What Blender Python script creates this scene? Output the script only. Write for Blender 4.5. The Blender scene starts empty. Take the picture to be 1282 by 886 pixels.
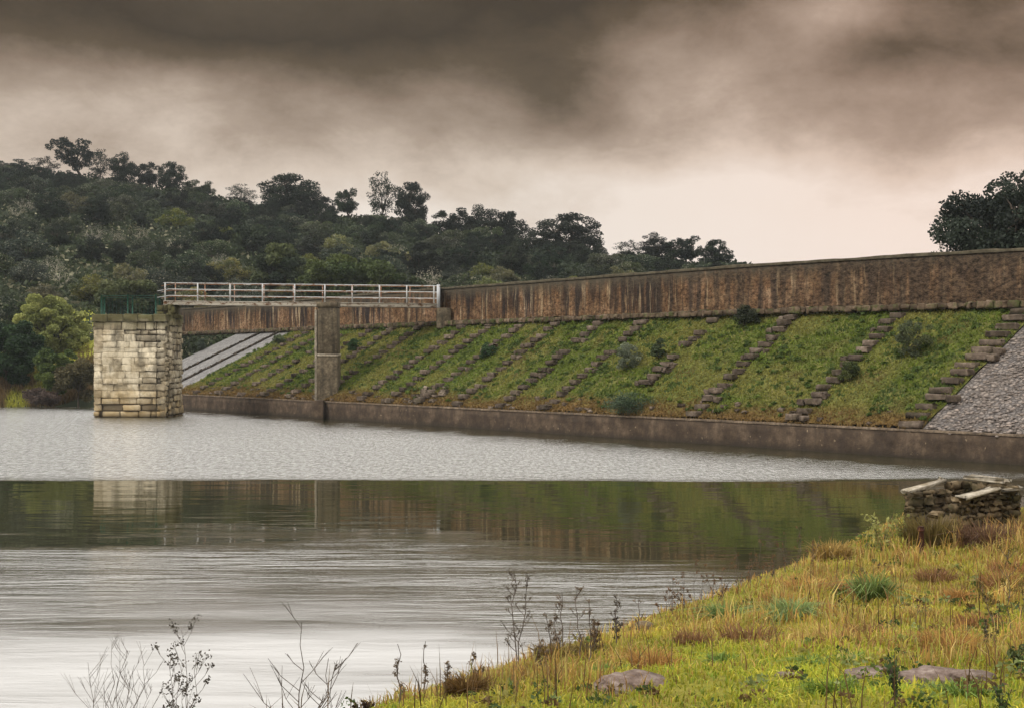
import bpy, math, random
import numpy as np
R_ = math.radians
random.seed(7)
rng = np.random.default_rng(11)
scene = bpy.context.scene
COL = scene.collection

# ------------------------------------------------------------------ camera
F, HX, HY, EYE = 1780.0, 641.0, 447.0, 3.5      # focal length in photo pixels, principal column, horizon row, eye height
cam_d = bpy.data.cameras.new('camera'); cam = bpy.data.objects.new('camera', cam_d); COL.objects.link(cam)
cam.location = (0, 0, EYE); cam.rotation_euler = (R_(90), 0, 0)
cam_d.sensor_width = 36; cam_d.lens = F / 1282 * 36; cam_d.shift_y = 4 / 1282
cam_d.clip_start = .1; cam_d.clip_end = 6000
scene.camera = cam

def at(px, py, Y):
    return np.array([(px - HX) * Y / F, Y, EYE - (py - HY) * Y / F])
def xat(px, Y): return (px - HX) * Y / F
def zat(py, Y): return EYE - (py - HY) * Y / F

# ------------------------------------------------------------------ numeric noise
def _h(ix, iy, s):
    n = (ix.astype(np.int64) * 374761393 + iy.astype(np.int64) * 668265263 + s * 1442695041) & 0xffffffff
    n = ((n ^ (n >> 13)) * 1274126177) & 0xffffffff
    return ((n ^ (n >> 16)) & 0xffff) / 65535.0
def vnoise(x, y, s=0):
    x = np.asarray(x, float); y = np.asarray(y, float)
    ix = np.floor(x); iy = np.floor(y); fx = x - ix; fy = y - iy
    fx = fx * fx * (3 - 2 * fx); fy = fy * fy * (3 - 2 * fy)
    a = _h(ix, iy, s); b = _h(ix + 1, iy, s); c = _h(ix, iy + 1, s); d = _h(ix + 1, iy + 1, s)
    return (a * (1 - fx) + b * fx) * (1 - fy) + (c * (1 - fx) + d * fx) * fy
def fbm(x, y, s=0, o=4):
    v = 0; a = .5; t = 0
    for i in range(o):
        v = v + a * vnoise(np.asarray(x) * 2**i, np.asarray(y) * 2**i, s + i * 17); t += a; a *= .5
    return v / t
def sstep(a, b, x):
    t = np.clip((np.asarray(x, float) - a) / (b - a), 0, 1); return t * t * (3 - 2 * t)

# ------------------------------------------------------------------ mesh building
class Geo:
    def __init__(s): s.V = []; s.Q = []; s.T = []; s.C = []; s.n = 0
    def add(s, V, Q=None, T=None, C=None):
        V = np.asarray(V, float).reshape(-1, 3)
        if Q is not None and len(Q): s.Q.append(np.asarray(Q, int).reshape(-1, 4) + s.n)
        if T is not None and len(T): s.T.append(np.asarray(T, int).reshape(-1, 3) + s.n)
        if C is None: C = np.ones((len(V), 3))
        C = np.asarray(C, float)
        if C.ndim == 1: C = np.tile(C, (len(V), 1))
        s.V.append(V); s.C.append(C); s.n += len(V); return s
def mk(name, g, mat, parent=None, loc=None, uv=None, smooth=False):
    V = np.concatenate(g.V); C = np.concatenate(g.C)
    Q = np.concatenate(g.Q) if g.Q else np.zeros((0, 4), int)
    T = np.concatenate(g.T) if g.T else np.zeros((0, 3), int)
    o_loc = (0, 0, 0)
    if parent is not None:
        p = parent; off = np.zeros(3)
        while p is not None: off += np.array(p.location); p = p.parent
        V = V - off
    elif loc is not None:
        V = V - np.asarray(loc, float); o_loc = tuple(loc)
    me = bpy.data.meshes.new(name)
    me.vertices.add(len(V)); me.vertices.foreach_set('co', V.astype(np.float32).ravel())
    loops = np.concatenate([Q.ravel(), T.ravel()]).astype(np.int32)
    me.loops.add(len(loops)); me.loops.foreach_set('vertex_index', loops)
    st = np.concatenate([np.arange(len(Q)) * 4, len(Q) * 4 + np.arange(len(T)) * 3]).astype(np.int32)
    me.polygons.add(len(st)); me.polygons.foreach_set('loop_start', st)
    if smooth: me.polygons.foreach_set('use_smooth', np.ones(len(st), bool))
    at_ = me.attributes.new('Col', 'FLOAT_COLOR', 'POINT')
    at_.data.foreach_set('color', np.concatenate([C, np.ones((len(C), 1))], 1).astype(np.float32).ravel())
    if uv is not None:
        ul = me.uv_layers.new(name='UVMap'); ul.data.foreach_set('uv', uv[loops].astype(np.float32).ravel())
    me.update(calc_edges=True); me.validate()
    me.materials.append(mat)
    o = bpy.data.objects.new(name, me); COL.objects.link(o); o.location = o_loc
    if parent is not None: o.parent = parent
    return o
def empty(name, loc=(0, 0, 0), parent=None):
    o = bpy.data.objects.new(name, None); COL.objects.link(o); o.location = tuple(float(v) for v in loc)
    o.empty_display_size = .2
    if parent is not None: o.parent = parent; o.location = (0, 0, 0)
    return o
def tag(o, label=None, cat=None, group=None, kind=None):
    if label: o['label'] = label
    if cat: o['category'] = cat
    if group: o['group'] = group
    if kind: o['kind'] = kind
    return o
def copy_thing(root):
    r = root.copy(); COL.objects.link(r)
    for ch in list(root.children):
        c = ch.copy(); COL.objects.link(c); c.parent = r
        for g2 in list(ch.children):
            d = g2.copy(); COL.objects.link(d); d.parent = c
    return r

def tube(g, pts, rad, n=6, col=None):
    pts = np.asarray(pts, float); m = len(pts); rad = np.broadcast_to(np.asarray(rad, float), (m,))
    tan = np.gradient(pts, axis=0); tan /= np.linalg.norm(tan, axis=1)[:, None] + 1e-9
    up = np.array([0, 0, 1.]) if abs(tan[:, 2]).mean() < .8 else np.array([1., 0, 0])
    a = np.cross(tan, up); a /= np.linalg.norm(a, axis=1)[:, None] + 1e-9; b = np.cross(tan, a)
    th = np.arange(n) / n * 2 * np.pi
    V = pts[:, None] + rad[:, None, None] * (a[:, None] * np.cos(th)[None, :, None] + b[:, None] * np.sin(th)[None, :, None])
    i = np.arange(m - 1)[:, None] * n; j = np.arange(n)[None]; k = (j + 1) % n
    Q = np.stack([i + j, i + k, i + n + k, i + n + j], -1).reshape(-1, 4)
    T = [[0, k_, k_ + 1] for k_ in range(1, n - 1)] + [[(m - 1) * n, (m - 1) * n + k_ + 1, (m - 1) * n + k_] for k_ in range(1, n - 1)]
    g.add(V.reshape(-1, 3), Q, T, col)
BOXQ = [[0, 3, 2, 1], [4, 5, 6, 7], [0, 1, 5, 4], [1, 2, 6, 5], [2, 3, 7, 6], [3, 0, 4, 7]]
def obox(g, c, u, v, w, hu, hv, hw, jit=0, cham=0.0, col=None):
    """box about c with half sizes along unit axes u, v, w; cham>0 gives chamfered edges, jit roughens corners"""
    c, u, v, w = [np.asarray(k, float) for k in (c, u, v, w)]
    if cham <= 0:
        S = np.array([[-1, -1, -1], [1, -1, -1], [1, 1, -1], [-1, 1, -1], [-1, -1, 1], [1, -1, 1], [1, 1, 1], [-1, 1, 1]], float)
        P = S * [hu, hv, hw] + rng.normal(0, 1, (8, 3)) * jit
        g.add(c + P[:, :1] * u + P[:, 1:2] * v + P[:, 2:] * w, BOXQ, None, col); return
    n = 3
    xs = lambda h: [-h, -h + cham, h - cham, h]
    U, Vv, W = xs(hu), xs(hv), xs(hw)
    # 4x4x4 shell grid with the outermost edges pulled in
    idx = {}; P = []; Q = []
    for i in range(4):
        for j in range(4):
            for k in range(4):
                if 0 < i < 3 and 0 < j < 3 and 0 < k < 3: continue
                e = (i in (0, 3)) + (j in (0, 3)) + (k in (0, 3))
                f = 0 if e < 2 else (.3 if e == 2 else .45)
                p = [U[i], Vv[j], W[k]]
                if i in (0, 3): p[0] -= math.copysign(cham * f, p[0])
                if j in (0, 3): p[1] -= math.copysign(cham * f, p[1])
                if k in (0, 3): p[2] -= math.copysign(cham * f, p[2])
                idx[i, j, k] = len(P); P.append(p)
    for a in range(3):
        for b in range(3):
            for s in (0, 3):
                f1 = [idx[s, a, b], idx[s, a + 1, b], idx[s, a + 1, b + 1], idx[s, a, b + 1]]
                f2 = [idx[a, s, b], idx[a, s, b + 1], idx[a + 1, s, b + 1], idx[a + 1, s, b]]
                f3 = [idx[a, b, s], idx[a + 1, b, s], idx[a + 1, b + 1, s], idx[a, b + 1, s]]
                for f in (f1, f2, f3): Q.append(f if s == 3 else f[::-1])
    P = np.array(P) + rng.normal(0, 1, (len(P), 3)) * jit
    g.add(c + P[:, :1] * u + P[:, 1:2] * v + P[:, 2:] * w, Q, None, col)
def abox(g, x0, x1, y0, y1, z0, z1, **k):
    obox(g, ((x0 + x1) / 2, (y0 + y1) / 2, (z0 + z1) / 2), (1, 0, 0), (0, 1, 0), (0, 0, 1), (x1 - x0) / 2, (y1 - y0) / 2, (z1 - z0) / 2, **k)
def grid_quads(nu, nv):
    i = np.arange(nu - 1)[:, None] * nv; j = np.arange(nv - 1)[None]
    return np.stack([i + j, i + nv + j, i + nv + j + 1, i + j + 1], -1).reshape(-1, 4)
def leaves(g, cen, size, col, asp=.6, flat=0.0):
    """pointed leaf-shaped faces at cen (N,3)"""
    N = len(cen); size = np.broadcast_to(size, (N,))
    a = rng.normal(0, 1, (N, 3)); a[:, 2] *= (1 - flat); a /= np.linalg.norm(a, axis=1)[:, None]
    b = rng.normal(0, 1, (N, 3)); b -= a * (a * b).sum(1)[:, None]; b /= np.linalg.norm(b, axis=1)[:, None]
    s = size[:, None]
    V = np.stack([cen - a * s, cen + b * s * asp + a * s * .1, cen + a * s, cen - b * s * asp + a * s * .1], 1)
    Q = np.arange(N * 4).reshape(N, 4)
    g.add(V.reshape(-1, 3), Q, None, np.repeat(np.broadcast_to(col, (N, 3)), 4, 0))
def blades(g, base, h, w, col, lean=.35, tipcol=None, bend=.5, az=None):
    N = len(base); h = np.broadcast_to(h, (N,)); w = np.broadcast_to(w, (N,))
    if az is None: az = rng.uniform(0, 2 * np.pi, N)
    L = np.abs(rng.normal(0, lean, N)) if np.isscalar(lean) else lean
    d = np.stack([np.cos(az), np.sin(az), np.zeros(N)], 1)
    fa = rng.uniform(0, 2 * np.pi, N); sd = np.stack([np.cos(fa), np.sin(fa), np.zeros(N)], 1)
    up = np.array([0, 0, 1.])
    p0 = base; p1 = base + (up * .55 + d * (L * .35)[:, None]) * h[:, None]
    p2 = base + d * (L * (1 + bend * .6))[:, None] * h[:, None] + up * (h * np.clip(1 - bend * L * .7, .2, 1))[:, None]
    W = sd * (w / 2)[:, None]
    V = np.stack([p0 - W, p0 + W, p1 + W * .8, p1 - W * .8, p2 + W * .12, p2 - W * .12], 1)
    k = np.arange(N)[:, None] * 6
    Q = np.concatenate([k + [0, 1, 2, 3], k + [3, 2, 4, 5]])
    col = np.broadcast_to(col, (N, 3)); tc = col if tipcol is None else np.broadcast_to(tipcol, (N, 3))
    C = np.stack([col * .8, col * .8, col, col, tc, tc], 1)
    g.add(V.reshape(-1, 3), Q, None, C.reshape(-1, 3))
def rock_geo(g, c, sx, sy, sz, seed, rot=0, col=None, sub=3):
    import bmesh
    bm = bmesh.new(); bmesh.ops.create_icosphere(bm, subdivisions=sub, radius=1)
    V = np.array([v.co[:] for v in bm.verts]); T = [[v.index for v in f.verts] for f in bm.faces]; bm.free()
    lay = .10 * (fbm(V[:, 0] * 5 + V[:, 2] * 4 + seed, V[:, 1] * 5 - V[:, 2] * 3, seed + 3, 3) - .5)
    r = 1 + lay * 3 + .75 * (fbm(V[:, 0] * 1.7 + V[:, 2] * 1.1 + 9 + seed, V[:, 1] * 1.7 - V[:, 2] * .8 + 5, seed, 4) - .5)
    V = V * r[:, None]; V[:, 2] = np.sign(V[:, 2]) * np.abs(V[:, 2]) ** .7; V[:, 2] = .75 * V[:, 2] + .25 * np.floor(V[:, 2] * 4 + V[:, 0] * .7) / 4
    V *= [sx, sy, sz]; cr, sr = math.cos(rot), math.sin(rot)
    V = np.stack([V[:, 0] * cr - V[:, 1] * sr, V[:, 0] * sr + V[:, 1] * cr, V[:, 2]], 1)
    g.add(V + np.asarray(c), None, T, col)

# ------------------------------------------------------------------ materials
class NB:
    def __init__(s, name):
        s.m = bpy.data.materials.new(name); s.m.use_nodes = True; s.t = s.m.node_tree; s.t.nodes.clear()
        s.out = s.n('ShaderNodeOutputMaterial')
    def n(s, ty, **k):
        nd = s.t.nodes.new(ty)
        for a, b in k.items():
            if a.startswith('i_'):
                key = a[2:]; key = int(key) if key.isdigit() else key
                s.set(nd.inputs[key], b)
            else: setattr(nd, a, b)
        return nd
    def set(s, sock, v):
        if isinstance(v, bpy.types.NodeSocket): s.t.links.new(v, sock)
        elif isinstance(v, (tuple, list)) and sock.type == 'RGBA' and len(v) == 3: sock.default_value = (*v, 1)
        else: sock.default_value = v
    def math(s, op, a, b=None, c=None, clamp=False):
        nd = s.n('ShaderNodeMath', operation=op, use_clamp=clamp); s.set(nd.inputs[0], a)
        if b is not None: s.set(nd.inputs[1], b)
        if c is not None: s.set(nd.inputs[2], c)
        return nd.outputs[0]
    def mix(s, f, a, b, mode='MIX'):
        nd = s.n('ShaderNodeMix', data_type='RGBA', blend_type=mode); s.set(nd.inputs[0], f); s.set(nd.inputs[6], a); s.set(nd.inputs[7], b)
        return nd.outputs[2]
    def ramp(s, f, stops, interp='LINEAR'):
        nd = s.n('ShaderNodeValToRGB'); r = nd.color_ramp; r.interpolation = interp
        while len(r.elements) < len(stops): r.elements.new(.5)
        for e, (p, c) in zip(r.elements, stops):
            e.position = p; e.color = (*((c,) * 3 if not isinstance(c, (tuple, list)) else c), 1)
        s.set(nd.inputs[0], f); return nd.outputs[0]
    def pos(s): return s.n('ShaderNodeNewGeometry').outputs['Position']
    def uv(s): return s.n('ShaderNodeUVMap', uv_map='UVMap').outputs[0]
    def scale(s, v, sc, off=(0, 0, 0)):
        nd = s.n('ShaderNodeMapping'); s.set(nd.inputs[0], v); nd.inputs[1].default_value = off; nd.inputs[3].default_value = sc; return nd.outputs[0]
    def noise(s, v, scale=1, detail=5, rough=.55, dist=0, color=False):
        nd = s.n('ShaderNodeTexNoise'); s.set(nd.inputs['Vector'], v); nd.inputs['Scale'].default_value = scale; nd.inputs['Detail'].default_value = detail
        nd.inputs['Roughness'].default_value = rough; nd.inputs['Distortion'].default_value = dist
        return nd.outputs['Color' if color else 'Fac']
    def vor(s, v, scale=1, feature='F1', out='Distance', rnd=1):
        nd = s.n('ShaderNodeTexVoronoi', feature=feature); s.set(nd.inputs['Vector'], v); nd.inputs['Scale'].default_value = scale; nd.inputs['Randomness'].default_value = rnd
        return nd.outputs[out]
    def bump(s, h, dist=.02, strength=1, normal=None):
        nd = s.n('ShaderNodeBump'); s.set(nd.inputs['Height'], h); nd.inputs['Distance'].default_value = dist; s.set(nd.inputs['Strength'], strength)
        if normal is not None: s.set(nd.inputs['Normal'], normal)
        return nd.outputs[0]
    def attr(s, name='Col'): return s.n('ShaderNodeAttribute', attribute_name=name).outputs['Color']
    def sep(s, v):
        nd = s.n('ShaderNodeSeparateXYZ'); s.set(nd.inputs[0], v); return nd.outputs
    def bsdf(s, col, rough=.85, normal=None, spec=.3, metal=0, transl=0):
        nd = s.n('ShaderNodeBsdfPrincipled'); s.set(nd.inputs['Base Color'], col); s.set(nd.inputs['Roughness'], rough)
        nd.inputs['Specular IOR Level'].default_value = spec; s.set(nd.inputs['Metallic'], metal)
        if normal is not None: s.set(nd.inputs['Normal'], normal)
        sh = nd.outputs[0]
        if transl:
            tr = s.n('ShaderNodeBsdfTranslucent'); s.set(tr.inputs[0], col)
            mx = s.n('ShaderNodeMixShader'); mx.inputs[0].default_value = transl; s.set(mx.inputs[1], sh); s.set(mx.inputs[2], tr.outputs[0]); sh = mx.outputs[0]
        s.t.links.new(sh, s.out.inputs[0]); return s.m

def m_dam_wall():
    b = NB('streaked_wall'); uv = b.uv(); p = b.pos(); us = b.sep(uv); u, zz = us[0], us[1]
    base = b.ramp(b.noise(p, 1.6, 8, .75), [(.32, (.07, .038, .02)), (.5, (.135, .076, .04)), (.66, (.215, .14, .078))])
    grain = b.noise(b.scale(p, (1, 1, 1.5)), 4.6, 4, .75)                 # rubble showing through the render
    base = b.mix(1.0, base, b.ramp(grain, [(.34, .28), (.5, .95), (.66, 1.65)]), 'MULTIPLY')
    st = b.noise(b.scale(uv, (2.2, .16, 1)), 1, 5, .62)                   # vertical runs
    st2 = b.noise(b.scale(uv, (.20, .10, 1), (7, 3, 0)), 1, 4, .6)        # where the runs gather
    k = b.math('ADD', b.math('MULTIPLY', st, 1.1), b.math('ADD', b.math('MULTIPLY', st2, .9), b.math('ADD', b.math('MULTIPLY', zz, .055), b.math('MULTIPLY', grain, .16))))
    c = b.mix(b.math('MULTIPLY', b.math('SUBTRACT', k, 1.085), 5.5, clamp=True), base, (.022, .016, .014))
    pale = b.ramp(b.noise(b.scale(uv, (2.6, .2, 1), (31, 8, 0)), 1, 5, .65), [(.56, 0), (.68, .75)])
    c = b.mix(pale, c, b.mix(1.0, (.44, .33, .2), b.ramp(grain, [(.34, .5), (.66, 1.2)]), 'MULTIPLY'))
    tan = b.ramp(b.noise(b.scale(uv, (.35, .55, 1), (13, 2, 0)), 1, 6, .7), [(.50, 0), (.62, .6)])
    c = b.mix(tan, c, b.mix(1.0, c, (1.75, 1.85, 2.1), 'MULTIPLY'))
    tp = b.math('ADD', zz, b.math('MULTIPLY_ADD', b.noise(b.scale(uv, (1.6, .5, 1)), 1, 5), 1.3, -.65))
    c = b.mix(b.math('MULTIPLY', b.math('SUBTRACT', tp, 1.55), 1.6, clamp=True), c, b.mix(grain, (.03, .026, .02), (.11, .09, .062)))
    # the near stretch is older and blacker
    old = b.math('MULTIPLY', b.math('ADD', b.math('SUBTRACT', 57, u), b.math('MULTIPLY_ADD', st, 90, -45)), .05, clamp=True)
    c = b.mix(b.math('MULTIPLY', old, .82), c, b.mix(b.ramp(grain, [(.36, 0), (.66, 1)]), (.010, .008, .007), (.11, .075, .05)))
    return b.bsdf(c, .95, b.bump(grain, .12, .9), .12)
def m_toe():
    b = NB('toe_concrete'); uv = b.uv(); p = b.pos()
    c = b.ramp(b.noise(p, 1.4, 9, .72), [(.3, (.028, .02, .014)), (.48, (.06, .042, .029)), (.56, (.085, .06, .041)), (.7, (.15, .11, .075))])
    st = b.ramp(b.noise(b.scale(uv, (2.4, .5, 1)), 1, 6, .65), [(.5, 0), (.68, .7)])
    c = b.mix(st, c, (.04, .03, .025))
    sp = b.ramp(b.noise(p, 6, 4, .6), [(.66, 0), (.72, .8)])
    c = b.mix(sp, c, (.3, .23, .15))
    z = b.sep(p)[2]
    wet = b.ramp(b.math('ADD', z, b.math('MULTIPLY', b.noise(b.scale(p, (1, 1, .2)), 2, 4), .3)), [(.16, .8), (.42, 0)])
    c = b.mix(wet, c, (.025, .02, .015))
    return b.bsdf(c, .9, b.bump(b.noise(p, 6, 8, .7), .06, .8), .2)
def m_concrete(name, c0, c1, c2, sc=1.2, streak=.6, stain=(.03, .025, .02)):
    b = NB(name); p = b.pos()
    c = b.ramp(b.noise(p, sc, 9, .7), [(.3, c0), (.5, c1), (.7, c2)])
    c = b.mix(1.0, c, b.ramp(b.noise(p, 7, 5, .75), [(.36, .55), (.64, 1.35)]), 'MULTIPLY')
    st = b.ramp(b.noise(b.scale(p, (3.2, 3.2, .22)), 1.2, 6, .65), [(.48, 0), (.66, streak)])
    c = b.mix(st, c, stain)
    return b.bsdf(c, .92, b.bump(b.noise(p, 9, 8, .7), .04, .8), .2)
def m_tower():
    b = NB('tower_masonry'); p = b.pos(); z = b.sep(p)[2]
    c = b.ramp(b.noise(p, 1.1, 9, .7), [(.32, (.17, .14, .09)), (.46, (.42, .35, .235)), (.64, (.68, .595, .44))])
    wash = b.ramp(b.noise(p, .55, 6, .65), [(.47, 0), (.58, .65)])
    c = b.mix(wash, c, (.72, .645, .49))
    tan = b.ramp(b.math('ADD', z, b.math('MULTIPLY', b.noise(p, .8, 4), 1.6)), [(.0, 1), (.32, 1), (.5, 0)])
    tan = b.ramp(b.math('MULTIPLY', b.math('ADD', z, b.math('MULTIPLY', b.noise(p, 1.3, 7, .7), 3.6)), .2), [(.36, .85), (.74, 0)])
    c = b.mix(tan, c, (.40, .28, .12))
    grey = b.ramp(b.noise(b.scale(p, (1.6, 1.6, .5)), .9, 7, .75, .4), [(.50, 0), (.62, .75)])
    c = b.mix(grey, c, (.17, .15, .11))
    moss = b.ramp(b.math('MULTIPLY', b.math('ADD', z, b.math('MULTIPLY', b.noise(p, 2.2, 6), 1.2)), .1), [(.555, 0), (.635, .92)])
    c = b.mix(moss, c, (.10, .095, .03))
    c = b.mix(b.ramp(b.attr(), [(.2, .0), (1, 1)]), (.05, .04, .03), c)
    wet = b.ramp(b.math('ADD', z, b.math('MULTIPLY', b.noise(p, 2, 4), .2)), [(.16, .75), (.36, 0)])
    c = b.mix(wet, c, (.04, .03, .018))
    return b.bsdf(c, .93, b.bump(b.noise(p, 7, 9, .72), .06, .9), .15)
def m_stone(name, c0, c1, c2, sc=3, moss=0.0, mcol=(.06, .08, .02)):
    b = NB(name); p = b.pos()
    c = b.ramp(b.noise(p, sc, 8, .7), [(.3, c0), (.5, c1), (.72, c2)])
    c = b.mix(1.0, c, b.attr(), 'MULTIPLY')
    if moss:
        c = b.mix(b.ramp(b.noise(p, 2.3, 6, .65), [(.5, 0), (.62, moss)]), c, mcol)
    return b.bsdf(c, .93, b.bump(b.noise(p, sc * 3, 8, .7), .03, .8), .15)
def m_leaf(name, rough=.65, transl=.25, var=.35, spec=.2, per_object=True):
    b = NB(name); c = b.attr(); p = b.pos()
    if per_object:
        r = b.n('ShaderNodeObjectInfo').outputs['Random']
        v = b.math('MULTIPLY_ADD', r, var * 2, 1 - var)
        hs = b.n('ShaderNodeHueSaturation'); b.set(hs.inputs['Color'], c); b.set(hs.inputs['Value'], v)
        b.set(hs.inputs['Hue'], b.math('MULTIPLY_ADD', b.math('FRACT', b.math('MULTIPLY', r, 7.31)), .06, .47))
        b.set(hs.inputs['Saturation'], b.math('MULTIPLY_ADD', b.math('FRACT', b.math('MULTIPLY', r, 3.77)), .5, .7)); c = hs.outputs[0]
    return b.bsdf(c, rough, None, spec, 0, transl)
def m_slope():
    b = NB('slope_turf'); p = b.pos(); uv = b.uv(); v = b.sep(uv)[1]
    c = b.ramp(b.noise(p, .5, 8, .7), [(.3, (.07, .09, .016)), (.45, (.10, .12, .025)), (.58, (.15, .145, .04)), (.72, (.2, .16, .05))])
    c = b.mix(b.ramp(b.noise(p, 3.5, 6, .7), [(.42, .65), (.6, 0)]), c, (.03, .035, .012))
    br = b.ramp(b.math('ADD', v, b.math('MULTIPLY', b.noise(p, .6, 5), .22)), [(.13, 1), (.30, 0)])
    c = b.mix(br, c, b.ramp(b.noise(p, 2.2, 8, .7), [(.35, (.06, .035, .014)), (.6, (.15, .085, .03)), (.8, (.2, .15, .06))]))
    return b.bsdf(c, .95, b.bump(b.noise(p, 4, 8, .7), .1, .9), .1)
def m_ground(name, stops, sc=.6, bump=.08):
    b = NB(name); p = b.pos()
    c = b.ramp(b.noise(p, sc, 9, .7), stops)
    return b.bsdf(c, .95, b.bump(b.noise(p, sc * 8, 8, .7), bump, .9), .1)
def m_cobble():
    b = NB('cobble_facing'); p = b.pos()
    vc = b.vor(p, 6.0, out='Color'); g = b.sep(vc)[0]
    c = b.ramp(g, [(0, (.11, .098, .093)), (.5, (.165, .147, .138)), (1, (.25, .215, .19))])
    c = b.mix(b.ramp(b.noise(p, .5, 6, .65), [(.5, 0), (.68, .6)]), c, (.2, .155, .12))
    e = b.vor(p, 6.0, 'DISTANCE_TO_EDGE')
    c = b.mix(b.ramp(e, [(.0, .75), (.09, 0)]), c, (.07, .06, .055))
    return b.bsdf(c, .9, b.bump(b.math('ADD', b.ramp(e, [(0, 0), (.2, 1)]), b.math('MULTIPLY', b.noise(p, 12, 5), .3)), .08, .9), .2)
def m_paint(name, paint, rust, amt, rough=.6):
    b = NB(name); p = b.pos()
    f = b.ramp(b.noise(b.scale(p, (2.2, 2.2, 4)), 1.3, 8, .75), [(amt - .05, 0), (amt + .05, 1)])
    c = b.mix(f, paint, b.ramp(b.noise(p, 9, 4), [(.3, (rust[0] * .5, rust[1] * .5, rust[2] * .5)), (.7, rust)]))
    return b.bsdf(c, rough, None, .4)
def m_plain(name, c, rough=.8, spec=.3, var=.4, sc=8):
    b = NB(name); p = b.pos()
    cc = b.ramp(b.noise(p, sc, 6, .65), [(.3, tuple(k * (1 - var) for k in c)), (.7, tuple(k * (1 + var) for k in c))])
    return b.bsdf(cc, rough, None, spec)
P0 = np.array([16.6, 46.1]); D = np.array([-.611, .791]); N2 = np.array([.791, .611])   # toe of the dam in plan
def m_water():
    b = NB('reservoir_water'); p = b.pos(); s = b.sep(p); x, y = s[0], s[1]
    wob = b.noise(b.scale(p, (.05, .25, 1)), 1, 4, .6)
    yy = b.math('ADD', y, b.math('MULTIPLY_ADD', wob, 5.0, -2.5))
    # wind patches: ruffled far strip, glassy belt, soft swell near the shore
    far = b.ramp(b.math('MULTIPLY', b.math('SUBTRACT', yy, 40.2), .25), [(0, 0), (.25, .8), (.6, 1)])
    gw = b.math('ADD', b.math('MULTIPLY', b.math('SUBTRACT', x, float(P0[0])), float(-N2[0])), b.math('MULTIPLY', b.math('SUBTRACT', y, float(P0[1])), float(-N2[1])))
    gw = b.math('ADD', gw, b.math('MULTIPLY_ADD', b.noise(b.scale(p, (.5, .3, 1)), 1, 5, .7), 7, -3.5))
    lee2 = b.ramp(b.math('MULTIPLY', gw, .1), [(.12, .12), (.75, 1)])
    far = b.math('MULTIPLY', far, lee2)
    lee = b.ramp(b.math('MULTIPLY', b.math('SUBTRACT', 110, yy), .02), [(.0, .35), (.5, 1)])
    xr = b.math('ADD', yy, b.math('MULTIPLY', b.math('MAXIMUM', b.math('SUBTRACT', x, -1), 0), 1.05))
    xr = b.math('ADD', xr, b.math('MULTIPLY_ADD', b.noise(b.scale(p, (.12, .5, 1)), 1, 5, .7), 11, -5.5))
    near = b.ramp(b.math('MULTIPLY', b.math('SUBTRACT', 28.5, xr), .1), [(0, 0), (.4, 1), (.7, .7), (1, .25)])
    mid = b.math('MULTIPLY', b.math('SUBTRACT', 1, far), b.math('SUBTRACT', 1, b.math('MULTIPLY', b.math('SUBTRACT', 30, xr), .075, clamp=True)))
    w1 = b.noise(b.scale(p, (.9, 2.6, 1)), 2.2, 4, .55)
    w2 = b.noise(b.scale(p, (.60, 3.1, 1)), 1.2, 5, .62, .5)
    w3 = b.noise(b.scale(p, (.25, .9, 1)), 1.2, 3, .5)
    n0 = b.bump(w3, .010, 1.0)
    pat = b.ramp(b.noise(b.scale(p, (.10, .42, 1), (3, 9, 0)), 1, 4, .6), [(.38, .25), (.62, 1)])
    nn = b.bump(w2, .065, b.math('MULTIPLY', b.math('MULTIPLY', near, pat), .85), n0)
    nf = b.bump(w1, .14, b.math('MULTIPLY', far, .95), nn)
    fr = b.n('ShaderNodeFresnel'); fr.inputs['IOR'].default_value = 1.36; fr.inputs['IOR'].default_value = 1.34
    lw = b.math('MULTIPLY_ADD', b.math('POWER', fr.outputs[0], b.math('MULTIPLY_ADD', mid, .60, .23)), .95, .03, clamp=True)
    chop_shade = b.noise(b.scale(p, (7.5, 1.5, 1)), 1, 5, .8)  # noise dims the reflection to imitate shaded facets of unresolved waves
    lw = b.math('MULTIPLY', lw, b.math('SUBTRACT', 1, b.math('MULTIPLY', far, b.ramp(chop_shade, [(.36, .45), (.62, .06)]))))
    gl = b.n('ShaderNodeBsdfGlossy'); b.set(gl.inputs['Roughness'], b.math('ADD', b.math('MULTIPLY_ADD', far, .13, .03), b.ramp(b.math('MULTIPLY', b.math('SUBTRACT', 27, xr), .075), [(0, 0), (.45, .13), (1, .37)]))); b.set(gl.inputs['Normal'], nf); gl.inputs['Color'].default_value = (.97, .97, .97, 1)
    df = b.n('ShaderNodeBsdfDiffuse'); df.inputs['Color'].default_value = (.030, .029, .012, 1)
    mx = b.n('ShaderNodeMixShader'); b.set(mx.inputs[0], lw); b.set(mx.inputs[1], df.outputs[0]); b.set(mx.inputs[2], gl.outputs[0])
    b.t.links.new(mx.outputs[0], b.out.inputs[0]); return b.m

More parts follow.
